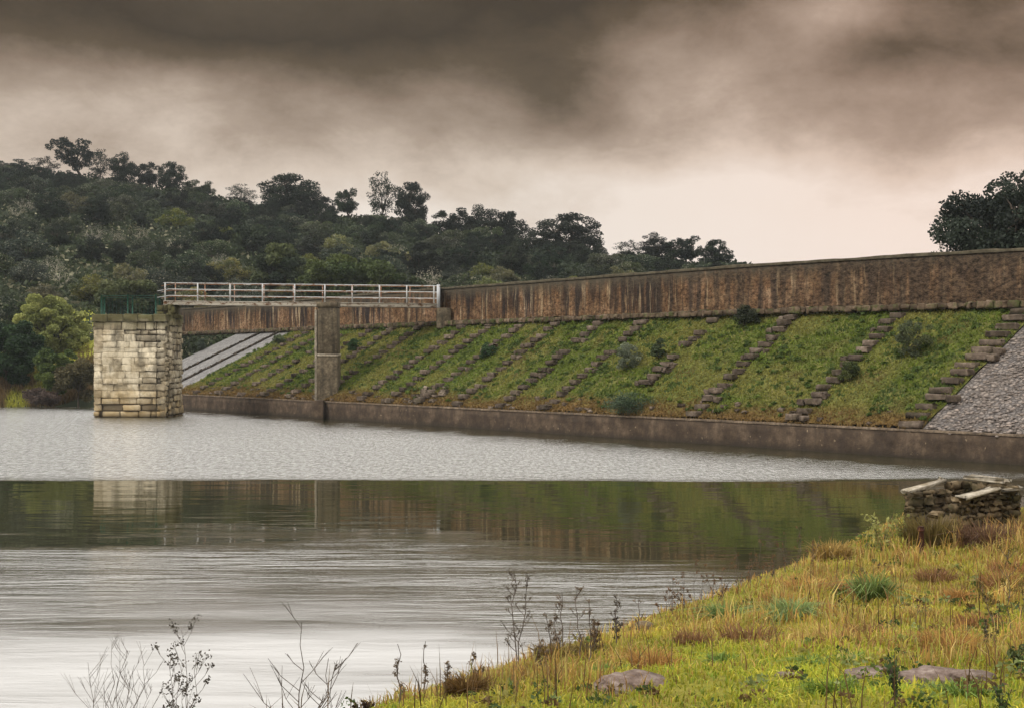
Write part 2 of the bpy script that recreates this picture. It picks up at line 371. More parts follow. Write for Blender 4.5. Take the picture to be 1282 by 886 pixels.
M = dict(
    dam=m_dam_wall(), toe=m_toe(), tower=m_tower(), slope=m_slope(), cobble=m_cobble(), water=m_water(),
    pier=m_concrete('pier_concrete', (.06, .048, .032), (.12, .095, .062), (.2, .165, .11), 1.6, .75),
    piercap=m_concrete('pier_pale', (.2, .17, .12), (.3, .26, .2), (.4, .36, .28), 2, .35),
    step=m_stone('step_stone', (.045, .035, .028), (.10, .078, .062), (.22, .18, .145), 3, .45, (.05, .045, .02)),
    wallcap=m_plain('mossy_coping', (.075, .064, .044), .95, .1, .6, 3),
    ledge=m_stone('ledge_stone', (.05, .036, .026), (.10, .073, .05), (.2, .15, .11), 3.5, .85, (.06, .075, .022)),
    rubble=m_stone('rubble_stone', (.055, .04, .024), (.125, .095, .058), (.26, .21, .145), 5, .7, (.055, .05, .025)),
    slab=m_stone('slab_stone', (.15, .125, .09), (.34, .30, .235), (.58, .53, .44), 7, .6, (.2, .15, .08)),
    rock=m_stone('pinkish_rock', (.08, .055, .045), (.19, .14, .118), (.34, .28, .245), 9, .6, (.07, .055, .04)),
    pebble=m_stone('loose_cobble', (.11, .097, .09), (.18, .158, .145), (.32, .27, .235), 3),
    white=m_paint('white_paint', (.44, .45, .45), (.28, .13, .05), .58),
    girder=m_paint('rusty_girder', (.6, .56, .48), (.22, .10, .035), .55),
    rusty=m_paint('rusty_rail', (.48, .46, .43), (.25, .11, .045), .44),
    wire=m_plain('green_wire', (.008, .055, .034), .6), post=m_plain('rusted_post', (.05, .016, .01), .9),
    leaf=m_leaf('tree_leaf'), bushleaf=m_leaf('bush_leaf', var=.2), herb=m_leaf('herb_leaf', transl=.35, per_object=False),
    bark=m_plain('bark', (.055, .045, .036), .95, .1), palebark=m_plain('pale_bark', (.30, .28, .22), .95, .1), twig=m_plain('twig', (.10, .08, .07), .9, .1),
    hill=m_ground('hill_soil', [(.3, (.018, .024, .012)), (.55, (.035, .042, .018)), (.75, (.09, .08, .045))], .12),
    shore=m_ground('shore_soil', [(.3, (.05, .05, .016)), (.5, (.11, .085, .035)), (.7, (.15, .15, .04))], .35),
    bank=m_ground('bank_soil', [(.3, (.10, .085, .022)), (.5, (.21, .19, .035)), (.68, (.20, .22, .03))], .7, .05),
    bed=m_ground('plain_soil', [(.3, (.05, .045, .03)), (.7, (.11, .10, .06))], .05),
)

# ------------------------------------------------------------------ dam layout
CREST = np.array([[45.0, 33.5], [36.0, 40.6], [27.5, 47.8], [19.8, 54.6], [15.3, 59.2], [10.3, 65.0], [3.74, 74.8], [-1.6, 82.4], [-4.9, 87.0], [-15.6, 104.0], [-26.0, 119.5], [-34., 131.]])
def toe_t(px):
    r = (px - HX) / F; return (P0[0] - P0[1] * r) / (-D[0] + D[1] * r)
_ct = (CREST - P0) @ D; _cs = (CREST - P0) @ N2
_o = np.argsort(_ct); _ct = _ct[_o]; _cs = _cs[_o]
def crest_s(t): return np.interp(t, _ct, _cs)
Z_TOE, Z_TOP, Z_CREST = .93, 5.55, 7.66
T0, T1 = -24.0, 76.0
def slope_pt(t, v, lift=0.0):
    """point on the face: t metres along the toe, v 0..1 from toe to ledge"""
    t = np.asarray(t, float); v = np.asarray(v, float)
    s = v * crest_s(t); xy = P0 + t[..., None] * D + s[..., None] * N2
    z = Z_TOE + (Z_TOP - Z_TOE) * v + lift
    return np.concatenate([xy, z[..., None]], -1)
TG0, TG1 = toe_t(1150), toe_t(214)                  # grass from the right hand stair to the pale panel

def slope_sheet(name, ta, tb, nt, nv, mat, bumpy, back=0.0):
    t = np.linspace(ta, tb, nt); v = np.linspace(.03, 1.03, nv)
    Tm, Vm = np.meshgrid(t, v, indexing='ij')
    lift = (fbm(Tm * .9, Vm * 9, 3) - .5) * bumpy - back
    g = Geo(); g.add(slope_pt(Tm, Vm, lift).reshape(-1, 3), grid_quads(nt, nv)[:, ::-1])
    return tag(mk(name, g, mat, uv=np.stack([Tm.ravel(), Vm.ravel()], 1), smooth=True), kind='structure')
slope_sheet('embankment_turf', TG0, TG1, 420, 60, M['slope'], .22)
slope_sheet('cobbled_slope', T0, TG0, 60, 30, M['cobble'], .08, .04)
slope_sheet('paved_slope', TG1, T1, 40, 30, m_concrete('pale_paving', (.11, .107, .105), (.175, .17, .167), (.26, .245, .235), 2.2, .5, (.09, .085, .078)), .04, .04)
# dam crest road and land behind it, down to the valley floor
tt = np.linspace(T0 - 4, T1 + 8, 80); offs = [(.3, 5.6), (.5, 6.9), (4.5, 6.9), (22, 2.0), (60, 2.0), (150, 2.0)]
g = Geo(); base = P0 + tt[:, None] * D + crest_s(tt)[:, None] * N2
V = np.stack([np.concatenate([base + N2 * o, np.full((len(tt), 1), z)], 1) for o, z in offs], 1)
g.add(V.reshape(-1, 3), grid_quads(len(tt), len(offs))[:, ::-1])
tag(mk('terrain_behind_dam', g, M['bed']), kind='structure')

def strip_wall(g, line, z0, z1, th, nz, uvs, off=0.0, wob=0.0, topwob=0.0, du=.35):
    """wall along a plan polyline, front face towards the water; appends uv rows"""
    seg = np.linalg.norm(np.diff(line, axis=0), axis=1); L = np.concatenate([[0], np.cumsum(seg)])
    n = int(L[-1] / du) + 2; u = np.linspace(0, L[-1], n)
    xy = np.stack([np.interp(u, L, line[:, 0]), np.interp(u, L, line[:, 1])], 1)
    k = 15; pad = np.concatenate([np.repeat(xy[:1], k, 0), xy, np.repeat(xy[-1:], k, 0)])
    ker = np.ones(2 * k + 1) / (2 * k + 1)
    sm = np.stack([np.convolve(pad[:, i], ker, 'valid') for i in (0, 1)], 1)
    sm[0] = xy[0]; sm[-1] = xy[-1]; xy = sm
    tn = np.gradient(xy, axis=0); tn /= np.linalg.norm(tn, axis=1)[:, None]
    nr = np.stack([tn[:, 1], -tn[:, 0]], 1); 
    if (nr @ N2).mean() > 0: nr = -nr                # towards the water
    zs = np.linspace(0, 1, nz)
    rows = []
    top = z1 + (fbm(u * .8, u * 0 + 3, 5) - .5) * topwob
    for z in zs:
        zz = z0 + (top - z0) * z
        r = (fbm(u * 1.7, zz * 2.2, 9) - .5) * wob
        rows.append(np.concatenate([xy + nr * (off + r)[:, None] if np.ndim(r) else xy, zz[:, None]], 1))
    rows.append(np.concatenate([xy + nr * (off - th), top[:, None] - .002], 1))
    rows.append(np.concatenate([xy + nr * (off - th), np.full((n, 1), z0)], 1))
    V = np.stack(rows, 1); m = len(rows)
    g.add(V.reshape(-1, 3), grid_quads(n, m))
    vz = np.concatenate([zs * (z1 - z0), [z1 - z0, 0]])
    uvs.append(np.stack([np.repeat(u, m), np.tile(vz, n)], 1))
    return u, xy, nr

# parapet wall
cl = empty('parapet_wall', (*CREST[5], Z_TOP))
tag(cl, 'long brown parapet wall streaked with black stains along the top of the dam', 'wall')
g = Geo(); uvs = []; strip_wall(g, CREST, Z_TOP - .2, Z_CREST - .07, .7, 10, uvs, 0, .10, .0)
mk('wall_face', g, M['dam'], cl, uv=np.concatenate(uvs))
g = Geo(); uvs = []; strip_wall(g, CREST, Z_CREST - .068, Z_CREST + .05, .82, 3, uvs, .06, .07, .10)
mk('coping', g, M['wallcap'], cl, uv=np.concatenate(uvs))
g = Geo()                                            # rough stone footing course below it
u = 0.0; seg = np.linalg.norm(np.diff(CREST, axis=0), axis=1); L = np.concatenate([[0], np.cumsum(seg)])
while u < L[-1] - 1:
    w = random.uniform(.16, .5); um = u + w / 2
    c = np.array([np.interp(um, L, CREST[:, 0]), np.interp(um, L, CREST[:, 1])])
    c2 = np.array([np.interp(um + .1, L, CREST[:, 0]), np.interp(um + .1, L, CREST[:, 1])]); td = (c2 - c) / np.linalg.norm(c2 - c)
    k = random.uniform(.6, 1.2)
    obox(g, (*(c - N2 * (.28 + random.uniform(-.05, .06))), Z_TOP - .03), (*td, 0), (td[1], -td[0], 0), (0, 0, 1), w / 2 + .004, .3, .13 + random.uniform(-.04, .03), jit=.02, cham=.05, col=(k, k * .98, k * .95))
    u += w
mk('footing_stones', g, M['ledge'], cl)

# toe wall in the water
tw = empty('retaining_wall', (*(P0 + 20 * D), 0))
tag(tw, 'low dark brown concrete wall standing in the water along the foot of the dam', 'wall')
line = np.array([P0 + t * D for t in (T0, 0, 40, T1)])
g = Geo(); uvs = []; strip_wall(g, line, -1.2, .92, .45, 8, uvs, 0, .05, .05)
mk('wall_face', g, M['toe'], tw, uv=np.concatenate(uvs))
g = Geo(); uvs = []; strip_wall(g, line, .922, 1.0, .5, 3, uvs, .03, .04, .03)
mk('wall_cap', g, m_concrete('toe_cap', (.08, .06, .042), (.14, .105, .075), (.22, .17, .12), 1.5, .5), tw, uv=np.concatenate(uvs))

# ------------------------------------------------------------------ stair rows
ORD = ['first', 'second', 'third', 'fourth', 'fifth', 'sixth', 'seventh', 'eighth', 'ninth', 'tenth', 'eleventh', 'twelfth', 'thirteenth', 'fourteenth', 'fifteenth', 'sixteenth', 'seventeenth', 'eighteenth']
ROWS = [1135, 990, 865, 770, 680, 622, 567, 520, 482, 448, 392, 358, 326, 296, 268, 240]
row_t = [float(toe_t(p)) for p in ROWS]
D3 = np.array([*D, 0.]); N3 = np.array([*N2, 0.])
for i, t in enumerate(row_t):
    r = empty('stone_stairway', slope_pt(np.array(t), np.array(.03)))
    if i == 0: lb = 'wide stone block stairway beside the grey cobbled slope on the right'
    elif i == 1: lb = 'stone block stairway second from the grey cobbled slope, with a shrub partway up'
    elif i == 3: lb = 'broken stone block stairway with its lower steps lost, fourth from the cobbled slope'
    elif i == len(ROWS) - 1: lb = 'stone block stairway nearest the tower, on the grass close to the pale paved slope'
    elif ROWS[i] == 448: lb = 'stone block stairway just right of the bridge pier'
    elif ROWS[i] == 392: lb = 'stone block stairway that passes close behind the bridge pier'
    else: lb = 'stone block stairway on the green slope, %s counted from the cobbled slope' % ORD[i]
    tag(r, lb, 'stairway', 'stone stairways climbing the grassy dam face')
    n = 16; far = i > 8
    for k in range(n):
        v = .035 + k / (n - .3) * .98
        if i == 3 and k < 4: continue
        if i > 0 and random.random() < .04: continue
        w = random.uniform(.36, .44) * (1.25 if i == 0 else .88)
        c = slope_pt(np.array(t + random.uniform(-.06, .06)), np.array(v), .10 + random.uniform(-.05, .06))
        a = random.uniform(-.10, .10); ud = D3 * math.cos(a) + N3 * math.sin(a); vd = np.array([ud[1], -ud[0], 0])
        gs = Geo(); kk = random.uniform(.6, 1.2)
        for q in range(random.choice((1, 1, 1, 2))):
            ww = w if q == 0 else w * random.uniform(.3, .5)
            cc = c + (D3 * random.uniform(-.1, .1) if q == 0 else D3 * random.choice((-1, 1)) * (w + ww * .6) + np.array([0, 0, -.05]))
            obox(gs, cc, ud, vd, (random.uniform(-.06, .06), random.uniform(-.06, .06), 1), ww * .84, .17, .115, jit=.02, cham=.045, col=(kk, kk * .97, kk * .94))
        mk('step', gs, M['step'], r)
# dark joints between the pale paving panels on the far left
for px, lb in ((196, 'dark stone rib between pale paving panels beside the tower, the lower one'), (172, 'dark stone rib between pale paving panels beside the tower, the upper one')):
    t = float(toe_t(px)); gs = Geo()
    for k in range(34):
        c = slope_pt(np.array(t + random.uniform(-.05, .05)), np.array(.02 + k / 34 * .98), .02)
        kk = random.uniform(.3, .7); obox(gs, c, D3, np.array([*N2 * .83, .48]), (0, 0, 1), .11, .13, .07, jit=.03, cham=.03, col=(kk, kk, kk))
    tag(mk('paving_rib', gs, M['step'], loc=slope_pt(np.array(t), np.array(.02))), lb, 'stone rib', 'stone ribs on the pale paving')

# ------------------------------------------------------------------ tower, pier, footbridge
def masonry(g, o, ud, nd, width, z0, z1, ch, wr, prot=.05, quoin=0, smooth_fn=None, joint=.02):
    """courses of rough blocks over a face: o lower corner (plan), ud along, nd outward"""
    o = np.asarray(o, float); ud = np.asarray(ud, float); nd = np.asarray(nd, float); z = z0; row = 0
    while z < z1 - .05:
        h = min(random.uniform(ch * .8, ch * 1.25), z1 - z)
        if z1 - z - h < .12: h = z1 - z
        x = 0; row += 1
        while x < width - .01:
            w = random.uniform(*wr)
            if quoin and (x == 0 or x >= width - quoin * 1.3): w = quoin * random.uniform(.75, 1.1)
            elif quoin and x + w > width - quoin: w = max(.15, width - quoin - x)
            if width - x - w < wr[0] * .5: w = width - x
            p = random.uniform(-.5, 1) * prot; k = random.uniform(.60, 1.0)
            jt = joint
            if random.random() < .07: p = -prot * 1.4; k = .4
            cx, cz = x + w / 2, z + h / 2
            if smooth_fn and smooth_fn(cx, cz): p = prot * .75; jt = -.02; k = random.uniform(.95, 1)
            dep = .16
            c = o + ud * cx + nd * (p - dep + .02); c = np.array([c[0], c[1], cz])
            obox(g, c, ud, nd, (0, 0, 1), w / 2 - jt * random.uniform(.1, .55), dep, h / 2 - jt * random.uniform(.2, .7), jit=.020, cham=min(.05, h * .17), col=(k,) * 3)
            x += w
        z += h
TX0, TX1, TY0, TY1, TZ = xat(118, 83), xat(207, 83), 83.0, 87.2, 5.55
tower = empty('intake_tower', ((TX0 + TX1) / 2, 85, 0))
tag(tower, 'square pale stone intake tower standing in the water at the left', 'tower')
g = Geo(); abox(g, TX0 + .1, TX1 - .1, TY0 + .1, TY1 - .1, -1.5, TZ, col=(.28, .28, .28))
sm = lambda x, z: fbm(x * .55 + 3.3, z * .55, 21, 3) > .44 and 1.1 < z < 5.1
masonry(g, (TX0, TY0, 0), (1, 0, 0), (0, -1, 0), TX1 - TX0, -.6, TZ, .33, (.4, 1.35), .075, .5, sm, .05)
masonry(g, (TX1, TY0, 0), (0, 1, 0), (1, 0, 0), TY1 - TY0, -.6, TZ, .30, (.4, .8), .07, .48, None, .05)
masonry(g, (TX0, TY1, 0), (0, -1, 0), (-1, 0, 0), TY1 - TY0, -.6, TZ, .30, (.4, .8), .07, .48, None, .05)
mk('shaft', g, M['tower'], tower)
g = Geo()                                            # coping stones
x = TX0 - .1
while x < TX1:
    w = random.uniform(.5, .95); w = min(w, TX1 + .1 - x); k = random.uniform(.6, 1)
    abox(g, x, x + w - .02, TY0 - .12 + random.uniform(-.03, .03), TY1 + .1, TZ, TZ + .42 + random.uniform(-.05, .05), jit=.02, cham=.06, col=(k,) * 3); x += w
mk('coping', g, M['tower'], tower)
g = Geo(); bx0, bx1, by0, by1, bz = TX1 + .02, xat(227, 86), 83.6, 86.1, zat(381, 84)
abox(g, bx0, bx1 - .06, by0 + .1, by1, -1.5, bz - .02, col=(.28,) * 3)
abox(g, bx0 - 1.1, bx1 - .1, by0 + 1.4, by1, TZ + .4, bz - .02, col=(.3,) * 3)
masonry(g, (bx0, by0, 0), (1, 0, 0), (0, -1, 0), bx1 - bx0, -.6, bz, .36, (.4, .98), .10, 0, None, .06)
masonry(g, (bx1, by0, 0), (0, 1, 0), (1, 0, 0), by1 - by0, -.6, bz, .36, (.4, .8), .10, 0, None, .06)
masonry(g, (bx0 - 1.1, by0 + 1.4, 0), (1, 0, 0), (0, -1, 0), 1.1, TZ + .4, bz, .3, (.3, .6), .05, 0, None, .04)
o_ = mk('buttress', g, m_tower_dark() if 'm_tower_dark' in globals() else M['tower'], tower); o_['label'] = 'taller mossy buttress on the right side of the tower'

# green wire fence on the tower
wf = empty('wire_fence', ((TX0 + TX1) / 2, TY0 + .3, TZ + .4))
tag(wf, 'dark green wire fence on top of the stone tower', 'fence')
fz0, fz1 = TZ + .38, zat(369, 83.3)
fp = [(xat(p, 83.4), 83.4) for p in (127, 160, 195)] + [(xat(131, 86.6), 86.6), (xat(166, 86.6), 86.6), (xat(200, 86.6), 86.6)]
for (x, y) in fp:
    g = Geo(); tube(g, [(x, y, fz0), (x, y, (fz0 + fz1) / 2), (x, y, fz1 + random.uniform(-.02, .06))], .045, 6); mk('post', g, M['wire'], wf)
g = Geo()
def wire_panel(a, b):
    a, b = np.array(a), np.array(b); L_ = np.linalg.norm(b - a); n = max(2, int(L_ / .22))
    for i in range(n + 1):
        p = a + (b - a) * i / n; tube(g, [(*p, fz0 + .02), (*p, fz1 - .06)], .004, 3)
    for z in np.arange(fz0 + .04, fz1 - .04, .25): tube(g, [(*a, z), (*b, z)], .004, 3)
    tube(g, [(*a, fz1 - .06), (*b, fz1 - .06)], .016, 4); tube(g, [(*a, fz0 + .05), (*b, fz0 + .05)], .02, 4)
for a, b in ((0, 1), (1, 2), (3, 4), (4, 5), (0, 3), (2, 5)): wire_panel(fp[a], fp[b])
mk('wire_mesh', g, M['wire'], wf)

# bridge pier
PY = 81.9; px0, px1 = xat(397, PY), xat(422, PY)
pier = empty('bridge_pier', ((px0 + px1) / 2, PY + .7, .9))
tag(pier, 'tall dark concrete pier holding up the middle of the footbridge', 'pier')
g = Geo(); z_mid = zat(446, PY)
abox(g, px0 - .03, px1 + .03, PY, PY + 1.5, -.5, z_mid, jit=.008, cham=.04); mk('lower_shaft', g, M['pier'], pier)
g = Geo(); abox(g, px0 - .06, px1 + .05, PY - .03, PY + 1.53, z_mid + .002, z_mid + .14, jit=.01, cham=.03); mk('ledge', g, M['piercap'], pier)
g = Geo(); abox(g, px0 + .02, px1 - .02, PY + .06, PY + 1.45, z_mid + .142, zat(385, PY), jit=.008, cham=.04); mk('upper_shaft', g, M['pier'], pier)
g = Geo(); abox(g, px0 - .04, px1 + .04, PY - .02, PY + 1.5, zat(385, PY) + .002, zat(378, PY), jit=.015, cham=.05); mk('pier_cap', g, M['pier'], pier)
g = Geo(); abox(g, px0 - .17, px0 - .032, PY + .15, PY + 1.3, -.5, zat(388, PY), jit=.008, cham=.03); mk('lit_face_strip', g, M['piercap'], pier)  # added pale strip imitates light on the pier's left face
g = Geo(); abox(g, xat(392, 80.6), xat(404, 80.6), 80.9, 81.88, -1.0, 1.06, jit=.01, cham=.04); mk('foot_block', g, M['toe'], pier, uv=np.zeros((56, 2)))

# footbridge
A = np.array([xat(206, 84.4), 84.6]); B = np.array([xat(548, 85.6), 85.7]); bd = (B - A) / np.linalg.norm(B - A); bl = np.linalg.norm(B - A); bn = np.array([bd[1], -bd[0]])
zA, zB = zat(379.5, 84.5), zat(383, 85.6)
br = empty('footbridge', (*((A + B) / 2), (zA + zB) / 2))
tag(br, 'narrow rusty steel footbridge with pale railings from the tower to the dam', 'footbridge')
def bp(s, off, dz): q = A + bd * s + bn * off; return np.array([q[0], q[1], zA + (zB - zA) * s / bl + dz])
def bbeam(g, s0, s1, off, dz, hw, hh, **k):
    c = (bp(s0, off, dz) + bp(s1, off, dz)) / 2; d = bp(s1, off, dz) - bp(s0, off, dz); l = np.linalg.norm(d); d /= l
    obox(g, c, d, (*bn, 0), np.cross(d, (*bn, 0)) * np.sign(np.cross(d, (*bn, 0))[2]), l / 2, hw, hh, **k)
for off in (.62, -.62):
    g = Geo(); bbeam(g, 0, bl, off, 0, .012, .10); bbeam(g, 0, bl, off + .05, .105, .075, .01); bbeam(g, 0, bl, off + .05, -.105, .075, .01)
    mk('girder', g, M['girder'], br)
g = Geo(); bbeam(g, .02, bl - .02, 0, .06, .58, .03); mk('deck', g, M['rusty'], br)
for off, mat, ph in ((.66, M['white'], 0.0), (-.66, M['rusty'], .18)):
    ra = empty('railing', parent=br); ra.location = (0, 0, 0)
    n = 9; us = np.concatenate([np.linspace(.1, bl * .475, 5), np.linspace(bl * .585, bl * .985, 5)]) if off > 0 else np.linspace(.3, bl - .1, 10)
    for s in us:
        s = min(s + ph, bl - .02)
        gg = Geo(); a, b_ = bp(s, off, .10), bp(s, off, 1.19)
        obox(gg, (a + b_) / 2, (*bd, 0), (*bn, 0), (0, 0, 1), .038 if off > 0 else .03, .03, (b_[2] - a[2]) / 2); mk('post', gg, mat, ra)
    for dz in (.42, .80, 1.17):
        gg = Geo(); s0 = -.35 if (off < 0 or dz < 1) else 0
        tube(gg, [bp(s0, off, dz - (.12 if s0 else 0)), bp(0.3, off, dz), bp(bl * .5, off, dz), bp(bl, off, dz)], .026 if off > 0 else .022, 6)
        mk('rail', gg, mat, ra)
g = Geo(); c = bp(bl + .1, 0, .55); obox(g, c, (*bd, 0), (*bn, 0), (0, 0, 1), .03, .7, .68); obox(g, bp(bl + .02, .66, .55), (*bd, 0), (*bn, 0), (0, 0, 1), .09, .05, .70)
mk('end_plate', g, m_paint('grey_plate', (.42, .44, .46), (.25, .14, .07), .62), br)
ab = Geo(); c0 = B + bd * .35
obox(ab, (*(c0 - bn * .2), (Z_TOP + zB) / 2 - .25), (*bd, 0), (*bn, 0), (0, 0, 1), .42, 1.1, (zB - Z_TOP) / 2 + .1, jit=.01, cham=.05)
tag(mk('bridge_abutment', ab, M['pier'], loc=(*c0, Z_TOP)), 'dark concrete abutment block under the dam end of the footbridge', 'abutment')

# ------------------------------------------------------------------ water, plain, haze-free far ground
g = Geo(); g.add([(-1500, -1500, -2.2), (1500, -1500, -2.2), (1500, 1500, -2.2), (-1500, 1500, -2.2)], [[0, 1, 2, 3]])
tag(mk('ground', g, M['bed']), kind='structure')
a0 = P0 + (T0 - 20) * D + .2 * N2; a1 = P0 + (T1 + 2) * D + .2 * N2
g = Geo(); pts = [(-260, -60, 0), (a0[0], -60, 0), (*a0, 0), (*a1, 0), (-48, 140, 0), (-260, 140, 0)]
c_ = (-80, 10, 0); g.add([c_] + pts, None, [[0, i, i % 6 + 1] for i in range(1, 7)])
tag(mk('water', g, M['water']), kind='structure')

# ------------------------------------------------------------------ hill
PXT = np.array([-900, -500, -200, 0, 90, 160, 230, 300, 370, 450, 500, 560, 620, 700, 760, 850, 920, 1000, 1200, 1500.])
PYT = np.array([200, 210, 214, 216, 223, 232, 244, 258, 266, 276, 282, 296, 305, 320, 327, 336, 342, 348, 352, 356.])
AT = (PXT - HX) / F
def hill_par(a):
    yr = np.interp(a, [-.9, -.42, -.2, .0, .16, .5], [262, 258, 236, 205, 182, 170])
    hr = EYE + (HY - np.interp(a, AT, PYT)) / F * yr
    y0 = np.interp(a, [-.9, -.5, -.36, -.292, -.262, -.2, 0, .16, .5], [96, 97, 99, 103, 124, 124, 112, 105, 100])
    z0 = np.interp(a, [-.9, -.33, -.27, 0, .5], [-.35, -.35, 1.5, 1.8, 1.8])
    return y0, z0, yr, hr
def hill(a, Y):
    y0, z0, yr, hr = hill_par(a)
    q = (Y - y0) / (yr - y0)
    qq = np.clip(q, 0, 1)
    sh = qq * .82 + .18 * np.sin(qq * np.pi / 2) + .03 * np.minimum(1, qq * 18) * (1 - qq)
    z = z0 + (hr - z0) * np.minimum(sh, 1)
    z = np.where(q > 1, hr - (q - 1) ** 1.2 * 22, z)
    z = np.where(q < 0, z0 + q * 30, z)
    return z + (fbm(a * Y * .06 + 40, Y * .06, 31) - .5) * 2.2 * np.clip(q * 2.5, 0, 1)
av = np.linspace(-.85, .42, 190); qv = np.concatenate([np.linspace(-.04, .12, 16), np.linspace(.14, 1.6, 60)])
Am, Qm = np.meshgrid(av, qv, indexing='ij'); y0, z0, yr, hr = hill_par(Am); Ym = y0 + Qm * (yr - y0)
g = Geo(); g.add(np.stack([Am * Ym, Ym, hill(Am, Ym)], -1).reshape(-1, 3), grid_quads(len(av), len(qv)))
tag(mk('hill_terrain', g, M['hill'], smooth=True), kind='structure')
def hill_at(px, Y): a = (px - HX) / F; return float(hill(np.array(a), np.array(Y)))

# ------------------------------------------------------------------ trees
def crown_geo(g, clumps, rc, leaf, per, c0, c1, squash=.75, pale=0.0):
    for (c, r) in zip(clumps, rc):
        k = random.uniform(0, 1); n = int(per * (r / np.mean(rc)) ** 2)
        d = rng.normal(0, 1, (n, 3)); d /= np.linalg.norm(d, axis=1)[:, None]
        rad = r * rng.uniform(.25, 1.0, n) ** .6
        P = np.asarray(c) + d * rad[:, None] * [1, 1, squash]
        col = (np.asarray(c0) * (1 - k) + np.asarray(c1) * k) * rng.uniform(.75, 1.3, (n, 1))
        if pale: col = np.where(rng.random((n, 1)) < pale * random.uniform(0, 2), np.array([.20, .20, .145]) * rng.uniform(.6, 1.2, (n, 1)), col)
        leaves(g, P, leaf * rng.uniform(.6, 1.4, n), col)
def make_tree(name, H, Rw, trunk_h, nclump, per, leaf, c0, c1, rc=.9, tr=.16, lean=(0, 0), bark='bark', limbs=6, low=.0, pos=(0, 0, 0), leafmat='leaf', shell=.5, crown_name='crown', lump=.9, pale=0.0):
    root = empty(name, (0, 0, 0)); gt = Geo(); gc = Geo()
    top = np.array([lean[0], lean[1], trunk_h])
    tp = [np.array([0, 0, -.6]), np.array([lean[0] * .2, lean[1] * .2, trunk_h * .4]), top]
    tube(gt, tp, [tr * 1.35, tr, tr * .8], 8)
    cz = (trunk_h * (1 - low) + H) / 2; hz = (H - trunk_h * (1 - low)) / 2
    cl = []; rr = []
    while len(cl) < nclump:
        d = rng.normal(0, 1, 3); d /= np.linalg.norm(d); q = random.uniform(shell, 1) ** .7
        p = np.array([d[0] * Rw * q + lean[0] * 1.3, d[1] * Rw * q + lean[1] * 1.3, cz + d[2] * hz * q])
        edge = 1 - lump * .5 + lump * float(fbm(np.array(d[0] * 1.6 + p[0] * .1 + nclump), np.array(d[2] * 1.6 + d[1]), nclump))
        p = np.array([p[0] * edge, p[1] * edge, cz + (p[2] - cz) * (.7 + .3 * edge)])
        r = rc * random.uniform(.55, 1.25)
        cl.append(p); rr.append(r)
    nl = limbs; hubs = []
    for i in range(nl):
        th = i / nl * 6.28 + random.uniform(-.4, .4); m = top + np.array([math.cos(th) * Rw * .45, math.sin(th) * Rw * .45, hz * random.uniform(.4, 1.0)])
        mid = (top + m) / 2 + np.array([0, 0, random.uniform(-.1, .25) * hz * .4])
        tube(gt, [top - [0, 0, tr], mid, m], [tr * .6, tr * .42, tr * .28], 5); hubs.append(m); hubs.append(mid)
    hubs = np.array(hubs)
    for p in cl:
        hcl = hubs[np.argmin(((hubs - p) ** 2).sum(1))]; mid = (hcl + p) / 2 + rng.normal(0, .12, 3) * rc
        tube(gt, [hcl, mid, p], [tr * .24, tr * .16, tr * .06], 4)
    crown_geo(gc, cl, rr, leaf, per, c0, c1, pale=pale)
    mk('trunk', gt, M[bark], root); mk(crown_name, gc, M[leafmat], root)
    return root
DK0, DK1 = (.009, .013, .009), (.023, .032, .018)
MD0, MD1 = (.022, .034, .018), (.052, .068, .030)
OL0, OL1 = (.085, .095, .028), (.19, .185, .055)
GY0, GY1 = (.024, .036, .027), (.055, .072, .048)
protos = {
    'oakA': make_tree('oak_tree', 6.5, 3.3, 1.3, 80, 150, .125, DK0, DK1, .85, .2, low=1.0, shell=.2, lump=.8),
    'oakB': make_tree('oak_tree', 6.0, 3.4, 1.5, 60, 160, .125, DK0, MD0, .85, .2, (.5, .2), low=.6, shell=.15, lump=.7),
    'oakC': make_tree('oak_tree', 7.0, 2.9, 1.5, 70, 140, .12, DK0, DK1, .8, .18, (-.4, .1), low=.9, shell=.15, lump=.7),
    'lacy': make_tree('oak_tree', 7.5, 2.8, 1.8, 70, 44, .11, DK0, DK1, .7, .13, (.2, 0), limbs=9, low=.6, shell=.3),
    'lean': make_tree('oak_tree', 6.8, 3.4, 2.2, 60, 110, .12, DK0, DK1, .65, .2, (-1.0, .2), limbs=8, low=.35, shell=.4),
    'scrubA': make_tree('scrub_oak', 4.2, 2.7, .8, 44, 150, .125, MD0, MD1, .8, .12, low=.9, pale=.10),
    'scrubB': make_tree('scrub_oak', 3.8, 2.9, .7, 44, 150, .125, DK1, MD1, .8, .12, low=.9, pale=.10),
    'scrubC': make_tree('scrub_oak', 4.6, 2.6, .8, 44, 140, .12, GY0, GY1, .8, .12, low=.9, pale=.10),
    'scrubD': make_tree('scrub_oak', 3.6, 2.5, .6, 40, 150, .12, MD1, OL1, .8, .12, low=.9, pale=.10),
    'snag': make_tree('bare_shrub', 3.4, 1.8, .6, 34, 9, .10, (.12, .12, .085), (.28, .27, .2), .6, .13, bark='palebark', limbs=9),
}
used = set()
def place(key, pos, s=1.0, sz=None, rz=None, name=None):
    if key in used: o = copy_thing(protos[key])
    else: o = protos[key]; used.add(key)
    o.location = tuple(float(v) for v in pos); o.scale = (s, s, sz or s); o.rotation_euler = (0, 0, random.uniform(0, 6.28) if rz is None else rz)
    for k in ('label', 'category', 'group'):
        if k in o: del o[k]
    if name: o.name = name
    return o
HTREE = {'oakA': 6.5, 'oakB': 6.0, 'oakC': 7.0, 'lacy': 7.5, 'lean': 6.8, 'scrubA': 4.2, 'scrubB': 3.8, 'scrubC': 4.6, 'scrubD': 3.6, 'snag': 3.4}
